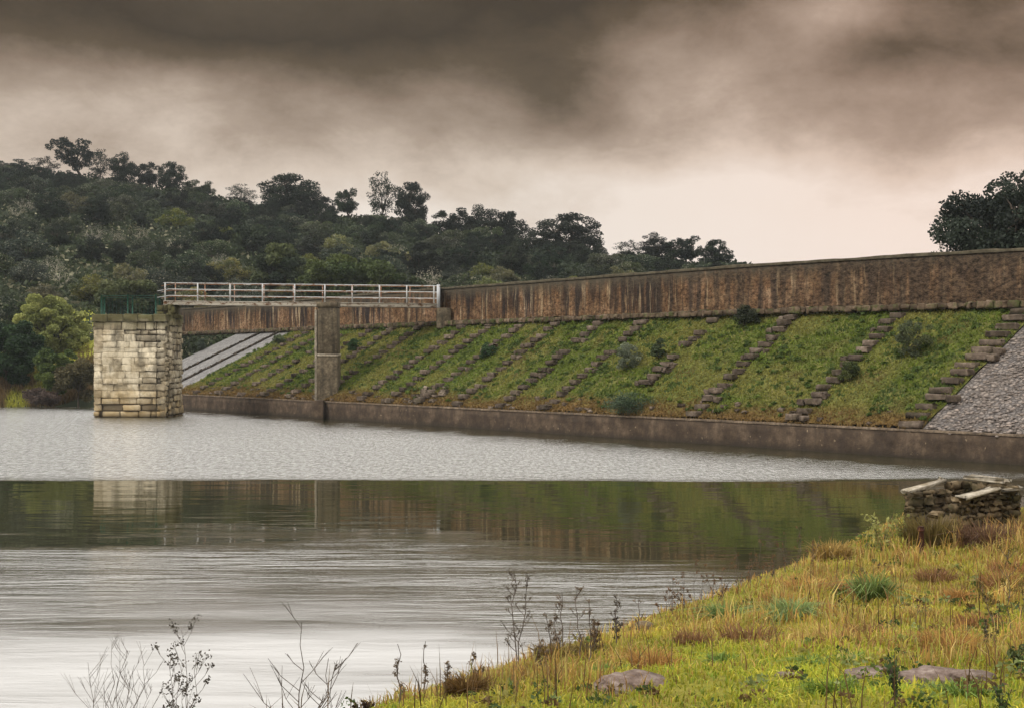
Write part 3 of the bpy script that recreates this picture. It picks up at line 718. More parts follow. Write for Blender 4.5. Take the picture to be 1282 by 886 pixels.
WTREE = {'oakA': 7.6, 'oakB': 7.6, 'oakC': 6.6, 'lacy': 6.6, 'lean': 8.4, 'scrubA': 6., 'scrubB': 6.2, 'scrubC': 5.8, 'scrubD': 5.6, 'snag': 3.8}
def skyline(key, px, top, wpx, label, dq=0.0, rz=None, sink=0):
    a = (px - HX) / F; y0, z0, yr, hr = [float(v) for v in hill_par(np.array(a))]
    Y = yr - 3 + dq; zg = hill_at(px, Y); H = zat(top, Y) - zg + sink
    w = wpx * Y / F
    o = place(key, (a * Y, Y, zg - sink), w / WTREE[key], H / HTREE[key], rz)
    tag(o, label, 'tree'); return o
SKY = [
    ('lean', 102, 171, 74, 'wind-bent dark oak, tallest of the row on the hill crest', 0, 0.0),
    ('lacy', 125, 186, 40, 'thin upright oak touching the bent tall oak on the hill crest', 0, 1),
    ('oakC', 155, 193, 44, 'round dark oak beside the bent oak on the hill crest', 0, 2),
    ('oakB', 189, 203, 40, 'low dark oak with sky showing beneath, on the hill crest', 0, 3),
    ('oakA', 216, 204, 40, 'round oak at the right end of the row on the hill crest', 0, .5),
    ('lacy', 56, 195, 46, 'twiggy half-bare tree left of the bent oak on the hill crest', 0, 2),
    ('oakB', 12, 200, 60, 'dense dark oak on the skyline at the left edge of the photo', 0, 1),
    ('scrubA', 247, 226, 40, 'small pointed bush on the skyline right of the crest row', 0, 1),
    ('lacy', 300, 230, 50, 'sparse low tree on the skyline left of the broad dense oak', 0, 1),
    ('oakA', 362, 220, 92, 'broad dense dark oak with a knobbly top on the skyline', 0, 1.2),
    ('oakC', 397, 236, 44, 'narrower oak on the right flank of the broad dense oak', 0, 1.7),
    ('oakB', 437, 236, 42, 'small round oak standing alone left of the lacy tall tree', 0, 2.2),
    ('lacy', 478, 214, 54, 'tall lacy tree with bright sky showing through its thin crown', 0, .3),
    ('oakA', 514, 229, 54, 'dark rounded oak directly right of the lacy tall tree', 0, 4),
    ('oakB', 566, 261, 58, 'spreading oak with gaps low in its crown, on the falling skyline', 0, 1),
    ('oakC', 600, 257, 60, 'dark oak with a ragged top midway down the falling skyline', 0, 5),
    ('oakA', 634, 266, 60, 'dark oak left of the large round oak on the falling skyline', 0, 2),
    ('oakA', 709, 268, 98, 'large round dark oak standing highest above the parapet wall', 0, 3.3),
    ('scrubA', 668, 290, 50, 'low dark bush in the dip left of the large round oak', 0, 2),
    ('lacy', 786, 300, 46, 'thin pale tree in the dip right of the large round oak', 0, 2),
    ('oakC', 826, 293, 54, 'gappy oak just above the parapet, left of the last two', 0, .7),
    ('oakB', 860, 296, 56, 'round gappy oak second from the end of the wood above the parapet', 0, 1.5),
    ('oakA', 893, 301, 50, 'last oak of the wood where the skyline meets the parapet', 0, 2.5),
]
for s in SKY: skyline(*s)
# the wood on the hillside: scattered so that neighbours overlap
VGX = [-300, 0, 60, 120, 200, 240, 270, 330, 420, 450, 530, 560, 640, 665, 740, 770, 900, 930]; VGY = [195, 204, 209, 223, 236, 239, 246, 247, 257, 267, 272, 281, 288, 302, 303, 312, 328, 336]
spots = []; tries = 0
while len(spots) < 300 and tries < 60000:
    tries += 1
    a = random.uniform(-.46, .16); q = random.uniform(.06, 1.0) ** 1.05
    y0, z0, yr, hr = [float(v) for v in hill_par(np.array(a))]
    Y = y0 + q * (yr - y0)
    if a < -.28 and q < .12: continue
    px = HX + a * F
    scr = HY - (float(hill(np.array(a), np.array(Y))) + 3 - EYE) / Y * F       # keep clear of what the dam hides
    if a > -.26 and scr > 392: continue
    d = 5.0 if q > .25 else 4.2
    if any((a * Y - sx) ** 2 + ((Y - sy) * .62) ** 2 < d * d * .5 for sx, sy in spots): continue
    spots.append((a * Y, Y))
n_oak = 0
for (x, Y) in spots:
    a = x / Y; y0, z0, yr, hr = [float(v) for v in hill_par(np.array(a))]; q = (Y - y0) / (yr - y0)
    z = float(hill(np.array(a), np.array(Y)))
    pale = fbm(np.array(x * .03 + 5), np.array(Y * .03), 77) + (.25 - q * .35)
    r = random.random()
    low_left = a < -.12 and q < .62
    if r < (.20 if low_left else .05) and q < .8: key = 'snag'
    elif r < .22 + q * .5: key = random.choice(('oakA', 'oakB', 'oakC'))
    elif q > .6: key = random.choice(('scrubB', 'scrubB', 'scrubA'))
    elif pale > .55: key = random.choice(('scrubD', 'scrubC', 'scrubA', 'scrubD'))
    else: key = random.choice(('scrubA', 'scrubB', 'scrubB', 'scrubC'))
    s = random.uniform(.55, .95) * (.8 if key.startswith('oak') else 1)
    room = float(np.interp(HX + a * F, VGX, VGY)); zt_ = zat(room, Y) - z + .3; s = min(s, max(.0, zt_) / HTREE[key])
    if s < .38: continue
    o = place(key, (x, Y, z - .3), s, s * random.uniform(.8, 1.0))
    if key == 'snag': tag(o, 'pale grey half-bare shrub among the dark trees of the hillside', 'shrub', 'pale bare shrubs on the hillside')
    elif key.startswith('oak'): tag(o, 'dark green oak in the dense wood covering the hillside', 'tree', 'oaks of the hillside wood')
    else: tag(o, 'rounded evergreen scrub bush in the dense wood covering the hillside', 'bush', 'scrub bushes of the hillside wood')
# undergrowth between them: one mass
g = Geo(); n = 170000
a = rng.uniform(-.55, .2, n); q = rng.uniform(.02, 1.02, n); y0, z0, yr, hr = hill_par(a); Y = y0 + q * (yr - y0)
keep = ~((a < -.28) & (q < .07)); a, Y, q = a[keep], Y[keep], q[keep]
hh = fbm(a * Y * .25, Y * .25, 51); z = hill(a, Y) + rng.uniform(0, 1, len(a)) * (0.3 + 2.2 * np.clip(hh - .3, 0, 1))
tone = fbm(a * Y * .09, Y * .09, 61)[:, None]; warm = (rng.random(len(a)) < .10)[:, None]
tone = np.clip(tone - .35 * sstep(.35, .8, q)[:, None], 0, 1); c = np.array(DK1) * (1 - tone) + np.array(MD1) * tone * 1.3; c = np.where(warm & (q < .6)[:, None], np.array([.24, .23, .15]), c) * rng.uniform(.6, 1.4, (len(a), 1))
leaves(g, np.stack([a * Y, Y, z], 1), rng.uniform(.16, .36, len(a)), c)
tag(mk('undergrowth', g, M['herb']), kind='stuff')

# ------------------------------------------------------------------ left shore
def shrub(name, cx, top, wpx, basepy, Y, label, cat, c0, c1, leaf=.13, per=260, ncl=34, rc=.3, trunk=.25, group=None, leafmat='bushleaf', zg=None, mat_bark='bark'):
    z1 = zat(top, Y); z0_ = zat(basepy, Y) if zg is None else zg; H = z1 - z0_; w = wpx * Y / F / 2
    o = make_tree(name, H, w * .95, H * trunk, ncl, per, leaf, c0, c1, rc * w, max(.012, H * .02), low=.8, leafmat=leafmat, shell=.35, bark=mat_bark)
    o.location = (xat(cx, Y), Y, z0_); return tag(o, label, cat, group)
shrub('willow_bush', 64, 372, 104, 458, 112, 'large rounded olive-green bush behind the dark tree on the left shore', 'bush', (.14, .155, .035), (.31, .31, .085), .09, 460, 110, .17)
shrub('dark_tree', 8, 402, 88, 486, 104, 'dense dark green tree over the water at the left edge', 'tree', (.018, .042, .014), (.045, .09, .024), .10, 420, 80, .22)
shrub('light_bush', 20, 378, 50, 440, 116, 'mid green bush rising behind the dense dark tree at the left edge', 'bush', MD0, MD1, .13, 320, 40, .3)
shrub('green_bush', 72, 434, 56, 494, 101, 'small leafy green bush on the shore between dark tree and tower', 'bush', (.04, .065, .02), (.10, .135, .04), .08, 320, 44, .26)
shrub('bramble', 98, 452, 52, 503, 100, 'brownish bramble bush at the waterline left of the tower', 'bush', (.05, .04, .022), (.11, .085, .045), .08, 320, 34, .34)
shrub('bramble', 52, 488, 44, 507, 98.8, 'low purple-brown bramble hanging over the far shore', 'bush', (.06, .042, .026), (.13, .09, .055), .07, 200, 30, .3)
shrub('round_tree', 8, 306, 66, 385, 150, 'rounded grey-green tree low on the hillside at the left edge', 'tree', GY0, GY1, .17, 380, 50, .28)
shrub('round_tree', 84, 305, 80, 372, 160, 'rounded tree in the middle of the hillside above the willow bush', 'tree', MD0, GY1, .18, 340, 50, .28)
shrub('round_tree', 166, 348, 78, 400, 128, 'olive rounded tree directly behind the tower fence', 'tree', (.05, .07, .03), (.10, .12, .05), .15, 380, 50, .28)
shrub('round_tree', 360, 307, 78, 372, 150, 'rounded olive-topped tree behind the left part of the bridge railing', 'tree', MD0, OL0, .16, 380, 50, .28)
shrub('round_tree', 432, 322, 120, 392, 142, 'wide low olive tree behind the middle of the bridge railing', 'tree', MD1, (.085, .095, .035), .16, 460, 60, .26)
shrub('round_tree', 325, 278, 66, 345, 175, 'dark rounded tree upslope behind the bridge railing', 'tree', DK1, MD1, .18, 320, 46, .28)
shrub('round_tree', 505, 345, 66, 390, 140, 'dark low tree behind the dam end of the bridge', 'tree', DK1, MD1, .15, 320, 46, .28)
# grass and dry herbs on the far shore
g = Geo(); n = 34000
a = rng.uniform(-.52, -.27, n); q = rng.uniform(0, .13, n) * rng.uniform(0, 1, n) ** .5; y0, z0, yr, hr = hill_par(a); Y = y0 + q * (yr - y0); z = hill(a, Y)
ok = z > -.1; a, Y, z, q = a[ok], Y[ok], z[ok], q[ok]
lush = sstep(.45, .6, fbm(a * 60, Y * .2, 5) + (q - .05) * 2)[:, None]
c = np.array([.15, .10, .045]) * (1 - lush) + np.array([.38, .38, .06]) * lush
blades(g, np.stack([a * Y, Y, z], 1), rng.uniform(.25, .7, len(a)) * (1 - .5 * lush[:, 0]), .06, c * rng.uniform(.6, 1.3, (len(a), 1)), .4)
tag(mk('shore_grass', g, M['herb']), kind='stuff')
g = Geo(); pa = at(104, 460, 122); n = 9
u_ = np.linspace(-1, 1, 14); U, W_ = np.meshgrid(u_, u_, indexing='ij')
aa = (HX * 0 + (104 + U * 34 - HX)) / F; YY = 118 + W_ * 9; zz = hill(aa, YY) + .5 * np.sqrt(np.clip(1 - np.maximum(np.abs(U), np.abs(W_)) ** 2, 0, 1)) - .02
g.add(np.stack([aa * YY, YY, zz], -1).reshape(-1, 3), grid_quads(14, 14))
tag(mk('meadow_terrain', g, m_ground('bright_meadow', [(.3, (.26, .28, .04)), (.7, (.40, .39, .07))], .5, .05), smooth=True), kind='structure')

# ------------------------------------------------------------------ tree behind the right end of the dam
rt = make_tree('oak_tree', 11.2, 5.5, 4.0, 330, 380, .095, (.010, .014, .011), (.026, .034, .023), .95, .34, limbs=11, low=.6, shell=.25, lump=.35)
rt.location = (xat(1294, 72), 72, 1.7); rt.rotation_euler = (0, 0, .6)
tag(rt, 'big dark round oak rising behind the parapet at the right edge', 'tree')
rt.scale = (1, 1, (zat(217, 72) - 1.7) / 11.2)

# ------------------------------------------------------------------ slope vegetation
g = Geo(); n = 90000
t = rng.uniform(TG0, TG1, n); v = rng.uniform(.0, 1, n); lift = (fbm(t * .9, v * 9, 3) - .5) * .22
P = slope_pt(t, v, lift)
patch = fbm(t * .35, v * 3.2, 13)[:, None]; bare = sstep(.60, .74, fbm(t * .6 + 70, v * 5, 29))[:, None]; dry = sstep(.20, .08, v + (fbm(t * .5, v * 4, 19) - .5) * .2)[:, None]; fine = fbm(t * 1.7, v * 15, 23)[:, None]
lush = np.array([.125, .17, .024]); olive = np.array([.215, .205, .05]); brown = np.array([.165, .105, .037]); dark = np.array([.075, .11, .025])
pm = sstep(.40, .62, patch); c = (lush * pm + olive * (1 - pm)) * (.7 + .65 * fine); c = c * (1 - dry) + brown * dry; c = c * (1 - .6 * bare) + np.array([.15, .105, .045]) * .6 * bare
c = np.where((fine > .62) & (dry < .5), dark, c) * rng.uniform(.7, 1.3, (n, 1))
blades(g, P, rng.uniform(.04, .13, n) * (.6 + .8 * fine[:, 0]), rng.uniform(.045, .09, n), c, .5)
# broad-leaved weed clumps
m = 900; tc = rng.uniform(TG0, TG1, m); vc = rng.uniform(.06, .98, m); ok = fbm(tc * .35, vc * 3.2, 13) > .43; tc, vc = tc[ok], vc[ok]; m = len(tc)
rr = rng.uniform(.07, .24, m); per = 22; Pc = slope_pt(tc, vc, .05)
d = rng.normal(0, 1, (m, per, 3)); d /= np.linalg.norm(d, axis=2)[..., None]; d[..., 2] = np.abs(d[..., 2]) * .7
Pl = (Pc[:, None] + d * rr[:, None, None] * rng.uniform(.5, 1, (m, per, 1))).reshape(-1, 3)
cw = np.repeat(np.where(rng.random((m, 1)) < .6, np.array([[.065, .10, .022]]), np.array([[.11, .15, .026]])), per, 0) * rng.uniform(.7, 1.3, (m * per, 1))
leaves(g, Pl, rng.uniform(.05, .10, m * per), cw)
tag(mk('slope_grass', g, M['herb']), kind='stuff')
# loose pale stones near the toe
g = Geo()
for k in range(70):
    t_ = random.uniform(TG0 + 1, TG1 - 4); v_ = random.uniform(.02, .14); c = slope_pt(np.array(t_), np.array(v_), .03)
    q_ = random.uniform(.7, 1.6); obox(g, c, D3, N3, (0, 0, 1), random.uniform(.06, .2), random.uniform(.05, .12), random.uniform(.04, .08), jit=.02, cham=.02, col=(q_, q_ * .97, q_ * .93))
for k in range(18):
    t_ = float(toe_t(515)) + random.uniform(-1.6, .8); v_ = random.uniform(.03, .2); c = slope_pt(np.array(t_), np.array(v_), .05)
    q_ = random.uniform(1.1, 1.7); obox(g, c, D3, N3, (0, 0, 1), random.uniform(.12, .3), .12, random.uniform(.06, .12), jit=.03, cham=.03, col=(q_, q_, q_ * .96))
tag(mk('loose_rubble', g, M['step']), kind='stuff')
# cobbles standing proud of the grey slope
g = Geo(); n = 5200
import bmesh
bm = bmesh.new(); bmesh.ops.create_icosphere(bm, subdivisions=1, radius=1); IV = np.array([v_.co[:] for v_ in bm.verts]); IT = np.array([[v_.index for v_ in f.verts] for f in bm.faces]); bm.free()
t = rng.uniform(T0 + 8, TG0 - .1, n); v = rng.uniform(.0, 1, n); P = slope_pt(t, v, -.03)
S = rng.uniform(.04, .12, (n, 3)) * [1, 1, .5]; k = rng.uniform(.6, 1.5, (n, 1)); nv_ = len(IV)
V = P[:, None] + IV[None] * S[:, None] * rng.uniform(.8, 1.2, (n, nv_, 1))
g.add(V.reshape(-1, 3), None, (IT[None] + np.arange(n)[:, None, None] * nv_).reshape(-1, 3), np.repeat(k * np.array([[1, .97, .95]]), nv_, 0))
tag(mk('loose_gravel', g, M['pebble']), kind='stuff')
# shrubs on the slope
def slope_shrub(px, py, wpx, hpx, label, c0, c1, name='broom_shrub', per=150, leaf=.055):
    # find the slope point seen at the base pixel
    best = None
    for t_ in np.linspace(TG0 - 20, T1, 500):
        for v_ in np.linspace(0, 1, 60):
            p = slope_pt(np.array(t_), np.array(v_)); e = (HX + p[0] / p[1] * F - px) ** 2 + (HY - (p[2] - EYE) / p[1] * F - py) ** 2
            if best is None or e < best[0]: best = (e, p)
    p = best[1]; Y = p[1]; w = wpx * Y / F / 2; H = hpx * Y / F
    o = make_tree(name, H, w * .8, H * .2, 26, per, leaf, c0, c1, w * .38, .02, low=.9, leafmat='bushleaf', shell=.2)
    o.location = tuple(p); return tag(o, label, 'shrub', 'shrubs growing on the dam face')
G1, G2 = (.055, .07, .042), (.11, .125, .08)
_t = np.linspace(TG0 - 20, T1, 400); _v = np.linspace(0, 1, 80); _TT, _VV = np.meshgrid(_t, _v, indexing='ij'); _P = slope_pt(_TT, _VV)
_sx = HX + _P[..., 0] / _P[..., 1] * F; _sy = HY - (_P[..., 2] - EYE) / _P[..., 1] * F
def slope_hit(px, py):
    i = np.argmin((_sx - px) ** 2 + (_sy - py) ** 2); return _P.reshape(-1, 3)[i]
def slope_shrub(px, py, wpx, hpx, label, c0, c1, name='broom_shrub', per=150, leaf=.05):
    p = slope_hit(px, py); Y = p[1]; w = wpx * .88 * Y / F / 2; H = hpx * .92 * Y / F
    c0 = np.array(c0) * 1.5; c1 = np.array(c1) * 1.4
    o = make_tree(name, H, w * 1.0, H * .12, 40, int(per * .6), .034, c0, c1, w * .30, .015, low=1.0, leafmat='bushleaf', shell=.15, lump=1.3)
    o.location = tuple(p - np.array([0, 0, .05])); return tag(o, label, 'shrub', 'shrubs growing on the dam face')
slope_shrub(932, 408, 34, 30, 'dark round shrub at the foot of the parapet, on the upper slope', (.014, .022, .01), (.03, .042, .018))
slope_shrub(785, 462, 40, 42, 'pale grey-green shrub in the middle of the slope', G1, G2)
slope_shrub(826, 449, 24, 28, 'small dark shrub right of the pale grey-green one on the slope', (.025, .04, .016), (.05, .07, .026))
slope_shrub(1140, 444, 50, 52, 'large olive shrub high on the slope between the first two stairways', G1, (.06, .075, .03))
slope_shrub(1064, 474, 34, 30, 'olive shrub growing over the second stairway', (.03, .042, .016), (.07, .08, .03))
slope_shrub(788, 518, 74, 34, 'sprawling grey-green shrub low on the slope near the toe wall', (.022, .035, .018), (.05, .068, .036))
slope_shrub(610, 448, 26, 20, 'little dark shrub mid slope, left of the pale grey-green one', (.02, .036, .014), (.04, .064, .022))
slope_shrub(441, 440, 20, 20, 'little green shrub just right of the bridge pier', (.02, .036, .014), (.045, .07, .025))
slope_shrub(252, 438, 16, 18, 'small round shrub alone on the pale paved slope', (.03, .045, .028), (.06, .078, .05))
slope_shrub(350, 432, 22, 16, 'little bright shrub left of the pier under the footbridge', (.03, .05, .018), (.06, .09, .03))

# ------------------------------------------------------------------ near bank
WL = np.array([[-60, 9.2], [-14, 9.6], [-6, 10.4], [-3, 12.2], [-1.28, 14.0], [.57, 17.0], [1.68, 18.8], [3.04, 20.9], [4.87, 24.1], [7.0, 28.2], [8.4, 30.8], [10.4, 32.2], [15, 31.5], [25, 29.5], [60, 26]])
def bank_d(x, y):
    x = np.asarray(x, float); y = np.asarray(y, float)
    yw = np.interp(x, WL[:, 0], WL[:, 1]) + (vnoise(x * 1.3, x * 0 + .5, 3) - .5) * .5
    sl = np.interp(x, [-14, -4, -2, 6, 9, 14], [.1, .5, .9, 1.6, .7, .1])
    return (yw - y) / np.sqrt(1 + sl * sl)
def bank_z(x, y):
    d = bank_d(x, y); dp = np.maximum(d, 0)
    hm = 1.75 - 1.33 * sstep(9, 20, y)
    z = hm * (1 - np.exp(-dp / 6.0)) + .10 * sstep(0, .35, d)
    z = z + (fbm(np.asarray(x) * .7, np.asarray(y) * .7, 41) - .5) * .22 * sstep(0, 1.2, d)
    return np.where(d < 0, d * .35, z)
xs = np.concatenate([np.linspace(-60, -7, 20), np.linspace(-6.6, 18, 200), np.linspace(19, 60, 16)]); ys = np.concatenate([np.linspace(-40, 5.6, 18), np.linspace(6, 35, 190)])
Xm, Ym = np.meshgrid(xs, ys, indexing='ij')
g = Geo(); g.add(np.stack([Xm, Ym, bank_z(Xm, Ym)], -1).reshape(-1, 3), grid_quads(len(xs), len(ys)))
tag(mk('bank_terrain', g, M['bank'], smooth=True), kind='structure')
def hit(px, py):
    Y = np.linspace(7, 36, 1500); z = EYE - (py - HY) * Y / F; x = (px - HX) * Y / F
    b = bank_z(x, Y); k = np.argmax((b >= z) & (bank_d(x, Y) > -.3))
    if not ((b >= z) & (bank_d(x, Y) > -.3)).any(): 
        Yw = EYE * F / max(py - HY, 1); return np.array([(px - HX) * Yw / F, Yw, -.02])
    return np.array([x[k], Y[k], b[k]])

def dryness(x, y):
    d = bank_d(x, y)
    p = fbm(x * .55, y * .4, 71)
    k = sstep(11., 17.5, y + (p - .5) * 26) * .9
    return np.clip(k + (fbm(x * 1.1 + 4, y * .7, 73) - .5) * 2.2 + .45 * sstep(.9, .1, d), 0, 1)
n = 420000
yy = 7.0 + 27 * rng.random(n) ** 1.7; xx = rng.uniform(-7, 17, n); 
d = bank_d(xx, yy); ok = (d > -.05) & (xx > -yy * .62) & (xx < yy * .55); xx, yy, d = xx[ok], yy[ok], d[ok]
# holes for the bare rock patches
k_ = dryness(xx, yy); n = len(xx); z = bank_z(xx, yy)
r = rng.random(n); fine = fbm(xx * 2.3, yy * 2.3, 83)
isdry = r < k_ * .64
tuft = sstep(.52, .70, fbm(xx * 2.6 + 50, yy * 1.9, 111)) * sstep(.2, .7, k_)
h = np.where(isdry, rng.uniform(.06, .15, n) * (.5 + fine) * (1 + 1.9 * tuft), rng.uniform(.03, .10, n) * (.5 + fine) * (1 + .5 * k_))
h *= (1 + .25 * sstep(15, 24, yy) * isdry * sstep(.8, 2.5, d)) * (.45 + .45 * sstep(.2, 1.6, d))
h *= np.where(isdry, .55 + .45 * k_, 1)
wdt = np.where(isdry, .008, .010) * (.7 + yy / 18)
G = np.stack([np.array([.30, .33, .03]), np.array([.44, .40, .05]), np.array([.19, .27, .03])]); gi = rng.choice(3, n, p=[.45, .38, .17])
Dc = np.stack([np.array([.46, .28, .08]), np.array([.52, .40, .14]), np.array([.27, .14, .06]), np.array([.36, .34, .07])]); di = rng.choice(4, n, p=[.34, .24, .2, .22])
tonal = fbm(xx * .45 + 9, yy * .35, 91)
warm = np.clip((tonal - .42) * 5, 0, 1)[:, None]
gc = G[gi] * (1 - .45 * warm) + np.array([.46, .34, .06]) * .45 * warm
t2 = fbm(xx * 1.4 + 31, yy * .9, 97)[:, None]; t3 = fbm(xx * .8 + 3, yy * .5, 101)[:, None]
dc = Dc[di] * (.45 + 1.1 * t2); dc = dc * (1 - sstep(.55, .68, t3) * .6) + np.array([.20, .095, .05]) * sstep(.55, .68, t3) * .6
c = np.where(isdry[:, None], dc, gc * (.7 + .6 * t2)) * rng.uniform(.65, 1.3, (n, 1)) * (.75 + .5 * fine[:, None])
g = Geo(); blades(g, np.stack([xx, yy, z - .01], 1), h, wdt, c, np.abs(rng.normal(0, 1, n)) * np.where(isdry, .45, .75), bend=.6)
# dead stems and small broad-leaved herbs in between
m = 2600; ys_ = 8 + 20 * rng.random(m) ** 1.4; xs_ = rng.uniform(-3, 14, m); ok = (bank_d(xs_, ys_) > .1) & (xs_ < ys_ * .5) & (fbm(xs_ * .8, ys_ * .6, 131) > .48); xs_, ys_ = xs_[ok], ys_[ok]; m = len(xs_)
blades(g, np.stack([xs_, ys_, bank_z(xs_, ys_) - .02], 1), rng.uniform(.2, .55, m), .006 + ys_ * .0004, np.array([.12, .075, .035]) * rng.uniform(.5, 1.6, (m, 1)), .25)
m = 1500; ys_ = 8 + 20 * rng.random(m) ** 1.3; xs_ = rng.uniform(-3, 14, m); ok = (bank_d(xs_, ys_) > .2) & (xs_ < ys_ * .5) & (fbm(xs_ * .7 + 9, ys_ * .5, 137) > .5); xs_, ys_ = xs_[ok], ys_[ok]; m = len(xs_); per = 26
pc = np.stack([xs_, ys_, bank_z(xs_, ys_) + .03], 1); dd = rng.normal(0, 1, (m, per, 3)); dd /= np.linalg.norm(dd, axis=2)[..., None]; dd[..., 2] = np.abs(dd[..., 2]) * .8
hr_ = rng.uniform(.05, .16, (m, 1, 1)); pl = (pc[:, None] + dd * hr_ * rng.uniform(.4, 1, (m, per, 1))).reshape(-1, 3)
HC = np.array([[.10, .14, .03], [.22, .26, .10], [.13, .085, .035], [.28, .26, .07], [.06, .09, .025]])
leaves(g, pl, np.repeat(.012 + ys_ * .0009, per) * rng.uniform(.6, 1.3, m * per), np.repeat(HC[rng.choice(5, m)], per, 0) * rng.uniform(.6, 1.3, (m * per, 1)))
tag(mk('bank_grass', g, M['herb']), kind='stuff')

# sedge clumps
def clump(px, py, hgt, spread, nb, c, label, name='sedge_clump', cat='grass clump', w=.014, lean=.7, group=None, rad=.14):
    p = hit(px, py); g = Geo(); n = nb
    th = rng.uniform(0, 6.28, n); rr = rad * np.sqrt(rng.random(n)); b = p + np.stack([np.cos(th) * rr, np.sin(th) * rr, np.full(n, -.02)], 1)
    blades(g, b, hgt * rng.uniform(.5, 1.1, n), w * (.6 + p[1] / 22), np.asarray(c) * rng.uniform(.6, 1.35, (n, 1)), np.abs(rng.normal(0, lean, n)) + .08, bend=.8, az=th + rng.normal(0, .5, n))
    return tag(mk(name, g, M['herb'], loc=p), label, cat, group)
SG = 'sedge clumps on the grassy bank'
clump(1092, 752, .52, .4, 300, (.16, .22, .06), 'largest dark green sedge clump in the dry grass below the ruin', group=SG)
clump(992, 776, .36, .4, 340, (.22, .29, .10), 'pale green sedge clump spreading wide left of the largest one', lean=.95, group=SG, rad=.2)
clump(908, 776, .30, .3, 220, (.17, .24, .07), 'small pale sedge clump near the water on the grassy bank', group=SG)
clump(1040, 868, .16, .3, 220, (.15, .22, .03), 'low bright green tuft in the foreground near the bottom edge', group=SG)
clump(585, 872, .24, .3, 420, (.13, .075, .025), 'dark rusty brown grass tussock at the water edge near the bottom', name='grass_tussock', lean=.4, group='rusty tussocks along the water edge', rad=.16)
clump(690, 828, .26, .3, 260, (.16, .11, .035), 'brown tussock on the water edge under the twin seeded weeds', name='grass_tussock', lean=.4, group='rusty tussocks along the water edge', rad=.16)
clump(735, 818, .18, .3, 200, (.17, .13, .04), 'low straw tussock on the water edge left of the sprig weed', name='grass_tussock', lean=.7, group='rusty tussocks along the water edge', rad=.18)
clump(1232, 684, .50, .4, 620, (.15, .085, .05), 'reddish brown dry bush in front of the ruin', name='dry_bush', cat='bush', lean=.5, rad=.38, w=.01)
clump(1166, 684, .62, .4, 620, (.14, .105, .035), 'brown grass growing against the left wall of the ruin', name='tall_grass', cat='grass clump', lean=.25, rad=.42, w=.012)
clump(1262, 660, .5, .4, 200, (.25, .24, .06), 'yellow-green sprigs growing over the right wall of the ruin', name='weed_sprigs', cat='weeds', lean=.3, rad=.25, w=.014)
clump(1040, 700, .38, .4, 360, (.3, .2, .06), 'golden tussock on the shore left of the pale leafy shrub', name='grass_tussock', lean=.5, group='rusty tussocks along the water edge', rad=.3)

TG = 'dry tussocks scattered over the bank'
for k, (px, py) in enumerate(((1010, 738), (1060, 742), (1128, 742), (1172, 728), (1200, 752), (1252, 735), (1150, 772), (1085, 796), (975, 752), (1225, 784), (1030, 806), (940, 800), (1190, 812), (1268, 716), (1110, 716), (868, 806), (820, 836))):
    col = [(.40, .22, .07), (.30, .15, .06), (.45, .32, .10), (.24, .13, .06)][k % 4]
    clump(px, py, random.uniform(.16, .30), .3, 260, col, 'dry orange-brown grass tussock scattered in the turf of the near bank', name='dry_tussock', lean=.55, group=TG, rad=random.uniform(.16, .34), w=.009)
for k, (px, py) in enumerate(((1015, 832), (905, 828), (1070, 828), (760, 842), (1140, 806), (1205, 868))):
    clump(px, py, .12, .3, 160, (.16, .24, .05), 'small green herb tuft in the turf of the near bank', name='green_tuft', lean=.9, group='green tufts scattered over the bank', rad=.12)
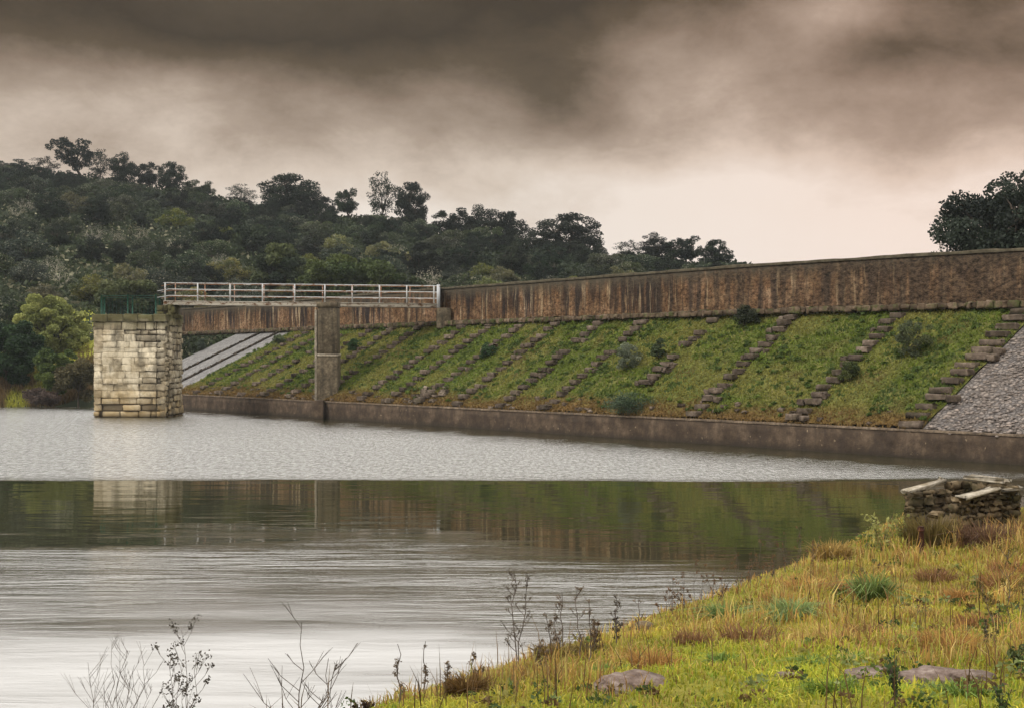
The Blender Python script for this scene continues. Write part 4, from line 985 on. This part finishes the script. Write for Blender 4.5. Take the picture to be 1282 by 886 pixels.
# dry weeds, saplings and reeds
def stalk(px, py, top, label, name='dry_weed', nst=1, twig=10, headcol=(.16, .12, .085), lean=0., spread=.05, group=None, r=.0075, heads=True, cat='weed', branch=.16, up=.9, zig=.02):
    p = hit(px, py); Hh = zat(top, p[1]) - p[2]
    root = empty(name, p); gs = Geo(); gh = Geo()
    for s_ in range(nst):
        off = np.array([random.uniform(-spread, spread), random.uniform(-spread, spread), 0]) if s_ else np.zeros(3)
        hs = Hh * (1 if s_ == 0 else random.uniform(.55, .95)); ln = np.array([lean + random.uniform(-.08, .08) * (1 if s_ else 0.3), random.uniform(-.05, .05), 0])
        pts = [p + off * (1 + 1.5 * k / 6) + ln * hs * (k / 6) ** 1.4 + np.array([0, 0, hs * k / 6 - .03]) + np.array([random.gauss(0, zig), random.gauss(0, zig), 0]) * (k > 0) * hs for k in range(7)]
        pts = np.array(pts); rad = np.linspace(r, r * .35, 7); tube(gs, pts, rad, 5)
        for q in range(twig):
            f = random.uniform(.2, 1.0); i = min(5, int(f * 6)); b0 = pts[i] + (pts[i + 1] - pts[i]) * (f * 6 - i)
            th = random.uniform(0, 6.28); L_ = hs * branch * random.uniform(.4, 1.2) * (1.25 - f * .6)
            e = b0 + np.array([math.cos(th) * L_ * .75, math.sin(th) * L_ * .5, L_ * up]); m_ = (b0 + e) / 2 + np.array([math.cos(th), math.sin(th), -.3]) * L_ * .08
            tube(gs, [b0, m_, e], [r * .5, r * .4, r * .25], 4)
            for z_ in range(2):
                th2 = th + random.uniform(-1.2, 1.2); L2 = L_ * random.uniform(.3, .6); e2 = m_ + np.array([math.cos(th2) * L2 * .7, math.sin(th2) * L2 * .5, L2 * up]); tube(gs, [m_, (m_ + e2) / 2 + [0, 0, .05 * L2], e2], [r * .35, r * .3, r * .2], 3)
                if heads: gh_n = 5; leaves(gh, e2 + rng.normal(0, .006 + Hh * .006, (gh_n, 3)), .008 + .004 * random.random(), np.array(headcol) * random.uniform(.6, 1.4))
            if heads: leaves(gh, e + rng.normal(0, .008 + Hh * .008, (8, 3)), .009 + .004 * random.random(), np.array(headcol) * random.uniform(.6, 1.4))
    mk('stem', gs, M['twig'], root)
    if heads: mk('seed_sprays', gh, M['herb'], root)
    return tag(root, label, cat, group)
WD = 'dry weeds along the water edge'
stalk(645, 842, 708, 'tallest dry seeded weed standing against the bright water', nst=2, twig=14, spread=.03, group=WD, headcol=(.13, .11, .09), branch=.13)
stalk(706, 826, 738, 'dry weed with two nodding seed tops right of the tallest weed', nst=3, twig=9, spread=.10, group=WD, branch=.14)
stalk(728, 828, 736, 'dry weed leaning left, twin of the two-topped one', nst=2, twig=8, lean=-.1, group=WD, spread=.08)
stalk(772, 806, 744, 'short dark weed with leafy lower stem at the water edge', nst=2, twig=12, group=WD, headcol=(.06, .045, .03))
stalk(800, 794, 745, 'slim bare weed stem beside the dark clod at the water edge', twig=4, group=WD)
stalk(745, 818, 775, 'stubby brown weed between the twin weeds and the dark one', nst=3, twig=9, group=WD, headcol=(.12, .075, .04))
stalk(500, 884, 801, 'thin leafless stem at the lower left tip of the bank', twig=7, group=WD, branch=.06, heads=True)
stalk(531, 872, 798, 'thin stem right beside the one at the lower tip of the bank', twig=8, group=WD, branch=.06, heads=True)
stalk(592, 858, 815, 'short seeded weed rising out of the rusty tussock', nst=2, twig=8, group=WD)
stalk(676, 838, 800, 'small bushy weed left of the brown tussock at the water edge', nst=3, twig=8, group=WD, spread=.06)
stalk(560, 872, 828, 'faint low seeded weed between rusty tussock and lower tip', nst=2, twig=6, group=WD)
SP = 'bare saplings at the bottom of the photo'
stalk(132, 960, 800, 'bushy bare sapling of many thin twigs, leftmost on the near shore', name='bare_sapling', nst=6, twig=12, spread=.16, heads=False, group=SP, r=.0036, cat='sapling', branch=.3, up=1.0)
stalk(232, 960, 784, 'bare sapling with dark leafy tips, middle one on the near shore', name='bare_sapling', nst=5, twig=9, spread=.10, group=SP, r=.0036, headcol=(.07, .06, .05), cat='sapling', branch=.2, up=1.1)
stalk(372, 955, 772, 'forked bare sapling with long slanting twigs, rightmost on the near shore', name='bare_sapling', nst=3, twig=9, spread=.10, lean=.02, heads=False, group=SP, r=.0055, cat='sapling', branch=.42, up=.8, zig=.03)
stalk(462, 905, 866, 'small dark-leaved seedling at the very bottom edge', nst=3, twig=8, headcol=(.05, .03, .02), spread=.05, cat='seedling', name='seedling')
for k, (px, py, tp) in enumerate(((842, 768, 722), (856, 766, 712), (868, 762, 700), (880, 758, 716), (892, 752, 690), (905, 748, 704), (922, 742, 676), (938, 736, 690), (952, 730, 660), (968, 726, 684), (984, 716, 664), (1000, 712, 655), (834, 772, 734), (1016, 706, 676))):
    stalk(px, py, tp, 'thin reddish dry reed stem in the reed fringe where the bank meets dark water', name='dry_reed', nst=3, twig=3, group='dry reeds on the bank edge', headcol=(.13, .07, .035), cat='reed', branch=.10, spread=.14, r=.0045)
stalk(1002, 690, 656, 'lone dark seed-headed reed standing clear against the green reflection', nst=1, twig=4, headcol=(.03, .025, .02), branch=.12)
stalk(1265, 790, 690, 'tall twiggy brown shrub in the grass near the right edge', name='twiggy_shrub', nst=5, twig=12, spread=.14, headcol=(.14, .11, .03), cat='shrub', branch=.2, r=.005)
stalk(1235, 810, 772, 'small dark twiggy plant left of the tall twiggy shrub', nst=4, twig=6, spread=.07, headcol=(.10, .09, .04))
# leafy plants
def leafy(px, py, top, wpx, label, c0, c1, name='leafy_plant', leaf=.03, nst=5, per=26, group=None):
    p = hit(px, py); Hh = zat(top, p[1]) - p[2]; w = wpx * p[1] / F / 2
    root = empty(name, p); gs = Geo(); gl = Geo()
    for s_ in range(nst):
        th = random.uniform(0, 6.28); ex = np.array([math.cos(th) * w * .8, math.sin(th) * w * .8, Hh * random.uniform(.65, 1)])
        pts = np.array([p + ex * [k / 5 * (.4 + .12 * k), k / 5 * (.4 + .12 * k), k / 5] for k in range(6)]); pts[0, 2] -= .03; tube(gs, pts, np.linspace(.006, .002, 6), 5)
        f = rng.uniform(.15, 1, per); q = p + np.stack([ex[0] * f * (.4 + .6 * f), ex[1] * f * (.4 + .6 * f), ex[2] * f], 1) + rng.normal(0, w * .18, (per, 3)) * [1, 1, .6]
        k = rng.random((per, 1)); leaves(gl, q, leaf * rng.uniform(.6, 1.3, per), np.array(c0) * (1 - k) + np.array(c1) * k, .5)
    mk('stem', gs, M['twig'], root); mk('foliage', gl, M['herb'], root); return tag(root, label, 'plant', group)
leafy(1122, 884, 812, 34, 'dark green leafy plant with an upright stem in front of the bare rocks', (.035, .065, .02), (.09, .13, .04), leaf=.02, nst=4, per=34)
leafy(1256, 900, 852, 36, 'dark leafy plant at the bottom right corner', (.04, .075, .025), (.10, .14, .045), leaf=.018, nst=5, per=30)
leafy(1275, 838, 806, 30, 'low dark leafy plant at the right edge above the corner plant', (.04, .06, .02), (.09, .11, .04), leaf=.02, nst=5, per=30)
leafy(1104, 690, 640, 44, 'pale yellow-green leafy shrub on the shore left of the ruin', (.22, .22, .06), (.34, .34, .12), name='leafy_shrub', leaf=.04, nst=8, per=34)
leafy(1128, 676, 640, 34, 'smaller yellow-green shrub between the pale shrub and the ruin', (.18, .2, .05), (.30, .31, .09), name='leafy_shrub', leaf=.035, nst=6, per=30)
leafy(1250, 655, 618, 40, 'pale leafy weed climbing the right wall of the ruin', (.2, .2, .06), (.32, .31, .1), name='leafy_weed', leaf=.035, nst=7, per=28)

# rocks
def rock(px, py, wpx, hpx, label, seed, rot=0, mat='rock', depth=.8, name='flat_rock', sub=4):
    p = hit(px, py); w = wpx * p[1] / F / 2; h = hpx * p[1] / F; g = Geo()
    rock_geo(g, p + [0, 0, h * .12], w, w * depth, h * .85, seed, rot, (1, 1, 1), sub)
    return tag(mk(name, g, M[mat], loc=p, smooth=False), label, 'rock', 'bare rocks in the grass')
rock(790, 861, 88, 20, 'flat pinkish rock slab lying alone in the lush grass', 3, .1)
rock(1166, 852, 74, 16, 'largest flat pinkish rock at the lower right, beside the leafy plant', 5, .2)
rock(1215, 850, 60, 11, 'low rock right of the largest one at the lower right', 8, -.1)
rock(1095, 845, 70, 9, 'thin rock ledge left of the leafy plant', 11, .1)
rock(984, 848, 30, 8, 'little brown stone in the foreground grass', 14, .3)
rock(803, 788, 26, 11, 'dark earth clod at the water edge', 17, .2, 'rubble', name='earth_clod')

# rusty post
p = hit(1153, 696); g = Geo(); Hp = zat(660, p[1]) - p[2]
tube(g, [p + [0, 0, -.2], p + [.01, 0, Hp * .5], p + [.0, 0, Hp]], [.045, .043, .045], 8); tube(g, [p + [0, 0, Hp - .05], p + [0, 0, Hp - .02], p + [0, 0, Hp + .02]], [.056, .06, .05], 8)
tag(mk('rusty_post', g, M['post'], loc=p), 'short rusty dark post in the grass before the ruin', 'post')

# ruined stone hut
hc = hit(1200, 672); hz = hc[2] - .3
K0 = np.array([xat(1201, 25.2), 25.2]); KL = np.array([xat(1133, 26.0), 26.0]); KR = np.array([xat(1277, 25.9), 25.9])
KB = KL + KR - K0
ruin = empty('stone_ruin', (*((K0 + KB) / 2), hz)); tag(ruin, 'small roofless stone ruin with broken pale capping slabs on the bank', 'ruin')
def ruin_wall(a, b, zt_a, zt_b, th, low_fn=None):
    """rubble wall along a-b, uneven top"""
    a, b = np.asarray(a), np.asarray(b); Lw = np.linalg.norm(b - a); ud = (b - a) / Lw; nd = np.array([ud[1], -ud[0]]); gw = Geo()
    cen = (K0 + KB) / 2
    if (cen - a) @ nd > 0: nd = -nd
    z = hz
    zmax = max(zt_a, zt_b)
    while z < zmax:
        h = random.uniform(.09, .19); x = 0
        while x < Lw:
            w = random.uniform(.12, .30); w = min(w, Lw - x + .02)
            zt = zt_a + (zt_b - zt_a) * (x + w / 2) / Lw
            if low_fn: zt = min(zt, low_fn((x + w / 2) / Lw))
            if z + h * .5 < zt:
                k = random.uniform(.45, 1.25); c = a + ud * (x + w / 2) - nd * th / 2
                obox(gw, (*(c + nd * random.uniform(-.02, .03)), z + h / 2), (*ud, 0), (*nd, 0), (0, 0, 1), w / 2 - .006, th / 2, h / 2 - .003, jit=.020, cham=.04, col=(k, k * .96, k * .9))
            x += w
        z += h
    return mk('wall', gw, M['rubble'], ruin)
zK, zL, zRr, zB_ = zat(624, 25.2), zat(617, 26), zat(612, 25.9), zat(600, 26.7)
ruin_wall(K0, KL, zK - .1, zL - .02, .22, lambda f: 9 if f > .84 else (zK - .08 if f < .12 else zK - .36 - .06 * math.sin(f * 9)))
ruin_wall(K0, KR, zK, zRr, .22)
ruin_wall(KL, KB, zL, zB_, .22); ruin_wall(KR, KB, zRr, zB_, .22)
def slab(p, q, w, th, k=1.0):
    p, q = np.asarray(p, float), np.asarray(q, float); d = q - p; l = np.linalg.norm(d); d /= l
    s = np.cross(d, (0, 0, 1)); s /= np.linalg.norm(s); n_ = np.cross(s, d); g = Geo()
    obox(g, (p + q) / 2, d, s, n_, l / 2, w / 2, th / 2, jit=.022, cham=.02, col=(k,) * 3); mk('capping_slab', g, M['slab'], ruin)
def pz(xy, z): return (xy[0], xy[1], z)
cu = lambda a, b, f: np.asarray(a) + (np.asarray(b) - np.asarray(a)) * f
slab(pz(cu(KL, KB, .0), zL + .02), pz(cu(KL, KB, .62), zB_ + .02), .2, .05)
slab(pz(cu(KB, KR, .02), zB_ + .05), pz(cu(KB, KR, .78), zB_ + .02), .26, .05)
slab(pz(cu(K0, KR, .02), zK + .03), pz(cu(K0, KR, .60), zRr + .05), .22, .05)
slab(pz(cu(K0, KR, .62), zRr + .03), pz(cu(K0, KR, 1.0), zRr + .02), .22, .05, .6)
g = Geo(); 
for k in range(16):
    c = cu(K0, KB, random.uniform(.1, .5)) + rng.normal(0, .12, 2); rock_geo(g, (*c, zK - .40 + random.uniform(-.08, .05)), random.uniform(.06, .15), random.uniform(.06, .12), random.uniform(.05, .09), k, k, (1, .9, .8), 2)
abox(g, *(sorted((KL[0] + .35, KR[0] - .35))), K0[1] + .35, KB[1] - .35, hz, zK - .5)
mk('fallen_stones', g, M['rubble'], ruin)

# ------------------------------------------------------------------ air
hzm = bpy.data.materials.new('haze_air'); hzm.use_nodes = True; nt_ = hzm.node_tree; nt_.nodes.clear()
ho = nt_.nodes.new('ShaderNodeOutputMaterial'); hv = nt_.nodes.new('ShaderNodeVolumePrincipled'); nt_.links.new(hv.outputs[0], ho.inputs['Volume'])
hv.inputs['Color'].default_value = (.80, .88, .95, 1); hv.inputs['Density'].default_value = .00017; hv.inputs['Anisotropy'].default_value = .2
g = Geo(); abox(g, -1520, 1520, -1520, 1520, -3.2, 60)
tag(mk('haze', g, hzm), kind='stuff')

# ------------------------------------------------------------------ sky and sun
SUN_EL, SUN_AZ = 48.0, -120.0                        # degrees; azimuth from +Y towards +X (behind and left of the camera)
w = bpy.data.worlds.new('World'); scene.world = w; w.use_nodes = True
class WB(NB):
    def __init__(s): s.t = w.node_tree; s.t.nodes.clear(); s.out = s.n('ShaderNodeOutputWorld')
b = WB()
sky = b.n('ShaderNodeTexSky', sky_type='NISHITA', sun_disc=False); sky.sun_elevation = R_(SUN_EL); sky.sun_rotation = R_(SUN_AZ); sky.air_density = 1.2; sky.dust_density = 3
bg1 = b.n('ShaderNodeBackground'); b.set(bg1.inputs[0], sky.outputs[0]); bg1.inputs[1].default_value = .10
gen = b.n('ShaderNodeTexCoord').outputs['Generated']; sx = b.sep(gen)
az = b.math('MULTIPLY', b.math('ARCTAN2', sx[0], sx[1]), 57.29578); el = b.math('MULTIPLY', b.math('ARCSINE', sx[2]), 57.29578)
cv = b.n('ShaderNodeCombineXYZ'); b.set(cv.inputs[0], az); b.set(cv.inputs[1], b.math('MULTIPLY', el, 1.7)); cv = cv.outputs[0]
n1 = b.noise(cv, .075, 6, .58, .25); n2 = b.noise(b.scale(cv, (1, 1, 1), (40, 13, 5)), .23, 7, .64, .15)
e = b.math('ADD', el, b.math('ADD', b.math('MULTIPLY_ADD', n1, 7.0, -3.5), b.math('MULTIPLY_ADD', n2, 4.4, -2.2)))
def gauss(a0, e0, sa, se, wt):
    p = b.math('POWER', b.math('DIVIDE', b.math('SUBTRACT', az, a0), sa), 2.0); q = b.math('POWER', b.math('DIVIDE', b.math('SUBTRACT', el, e0), se), 2.0)
    return b.math('MULTIPLY', b.math('EXPONENT', b.math('MULTIPLY', b.math('ADD', p, q), -1.0)), wt)
def pxdir(px, py):
    a = math.degrees(math.atan((px - HX) / F)); return a, math.degrees(math.atan((HY - py) / F * math.cos(math.radians(a))))
for (px, py, sa, se, wt) in ((320, 15, 8, 2.4, 3.6), (890, 90, 3.5, 2.2, -2.0), (690, 100, 3.0, 1.6, 1.1), (760, 160, 3, 1.2, 1.2), (1130, 60, 3.2, 1.2, 2.0), (1250, 20, 3, 1.0, -1.2), (1040, 8, 2.6, 1.2, -4.0), (150, 120, 7, 1.6, -1.6), (1000, 270, 7, 2.0, -1.6), (850, 230, 6, 1.5, -1.5), (1150, 160, 5, 1.6, .9), (850, 40, 4, 2, -1.0)):
    a_, e_ = pxdir(px, py); e = b.math('ADD', e, gauss(a_, e_, sa, se, wt))
stops = [(0, (.90, .82, .74)), (.16, (.86, .765, .675)), (.23, (.67, .555, .455)), (.29, (.42, .325, .25)), (.36, (.235, .168, .115)), (.42, (.10, .066, .034)), (.49, (.046, .028, .011)), (.58, (.08, .055, .03))]
low = b.ramp(b.math('MULTIPLY', e, 1 / 30), stops)
# right hand cloud is pinker, unseen overhead sky brightened for ground and water
pink = b.ramp(b.math('MULTIPLY_ADD', az, 1 / 60, .5), [(.5, 0), (.75, .55)])
low = b.mix(pink, low, b.mix(1.0, low, (1.16, .985, .94), 'MULTIPLY'))
hf = b.ramp(b.math('MULTIPLY', b.math('ADD', el, b.math('MULTIPLY_ADD', n1, 2, -1)), 1 / 60), [(.247, 0), (.295, 1)])
hi = b.mix(b.ramp(n2, [(.35, 0), (.65, 1)]), (1.95, 1.88, 1.78), (1.45, 1.38, 1.3))
c = b.mix(hf, low, hi)
bg2 = b.n('ShaderNodeBackground'); b.set(bg2.inputs[0], c); bg2.inputs[1].default_value = 1.0
mx = b.n('ShaderNodeMixShader'); mx.inputs[0].default_value = .985; b.set(mx.inputs[1], bg1.outputs[0]); b.set(mx.inputs[2], bg2.outputs[0])
b.t.links.new(mx.outputs[0], b.out.inputs[0])
sd = bpy.data.lights.new('sun', 'SUN'); so = bpy.data.objects.new('sun', sd); COL.objects.link(so)
sd.energy = 2.0; sd.angle = R_(12); sd.color = (1, .95, .86)
ar, er = R_(SUN_AZ), R_(SUN_EL); dv = (math.sin(ar) * math.cos(er), math.cos(ar) * math.cos(er), math.sin(er))
from mathutils import Vector
so.rotation_euler = Vector(dv).to_track_quat('Z', 'Y').to_euler(); so.location = (0, 0, 60)

# ------------------------------------------------------------------ render settings
vs = scene.view_settings; vs.view_transform = 'Standard'; vs.look = 'None'; vs.exposure = 0; vs.gamma = 1; vs.use_curve_mapping = False
scene.render.engine = 'CYCLES'; scene.cycles.use_denoising = True; scene.cycles.max_bounces = 6; scene.cycles.diffuse_bounces = 3; scene.cycles.glossy_bounces = 3
scene.cycles.transparent_max_bounces = 4; scene.cycles.volume_bounces = 1
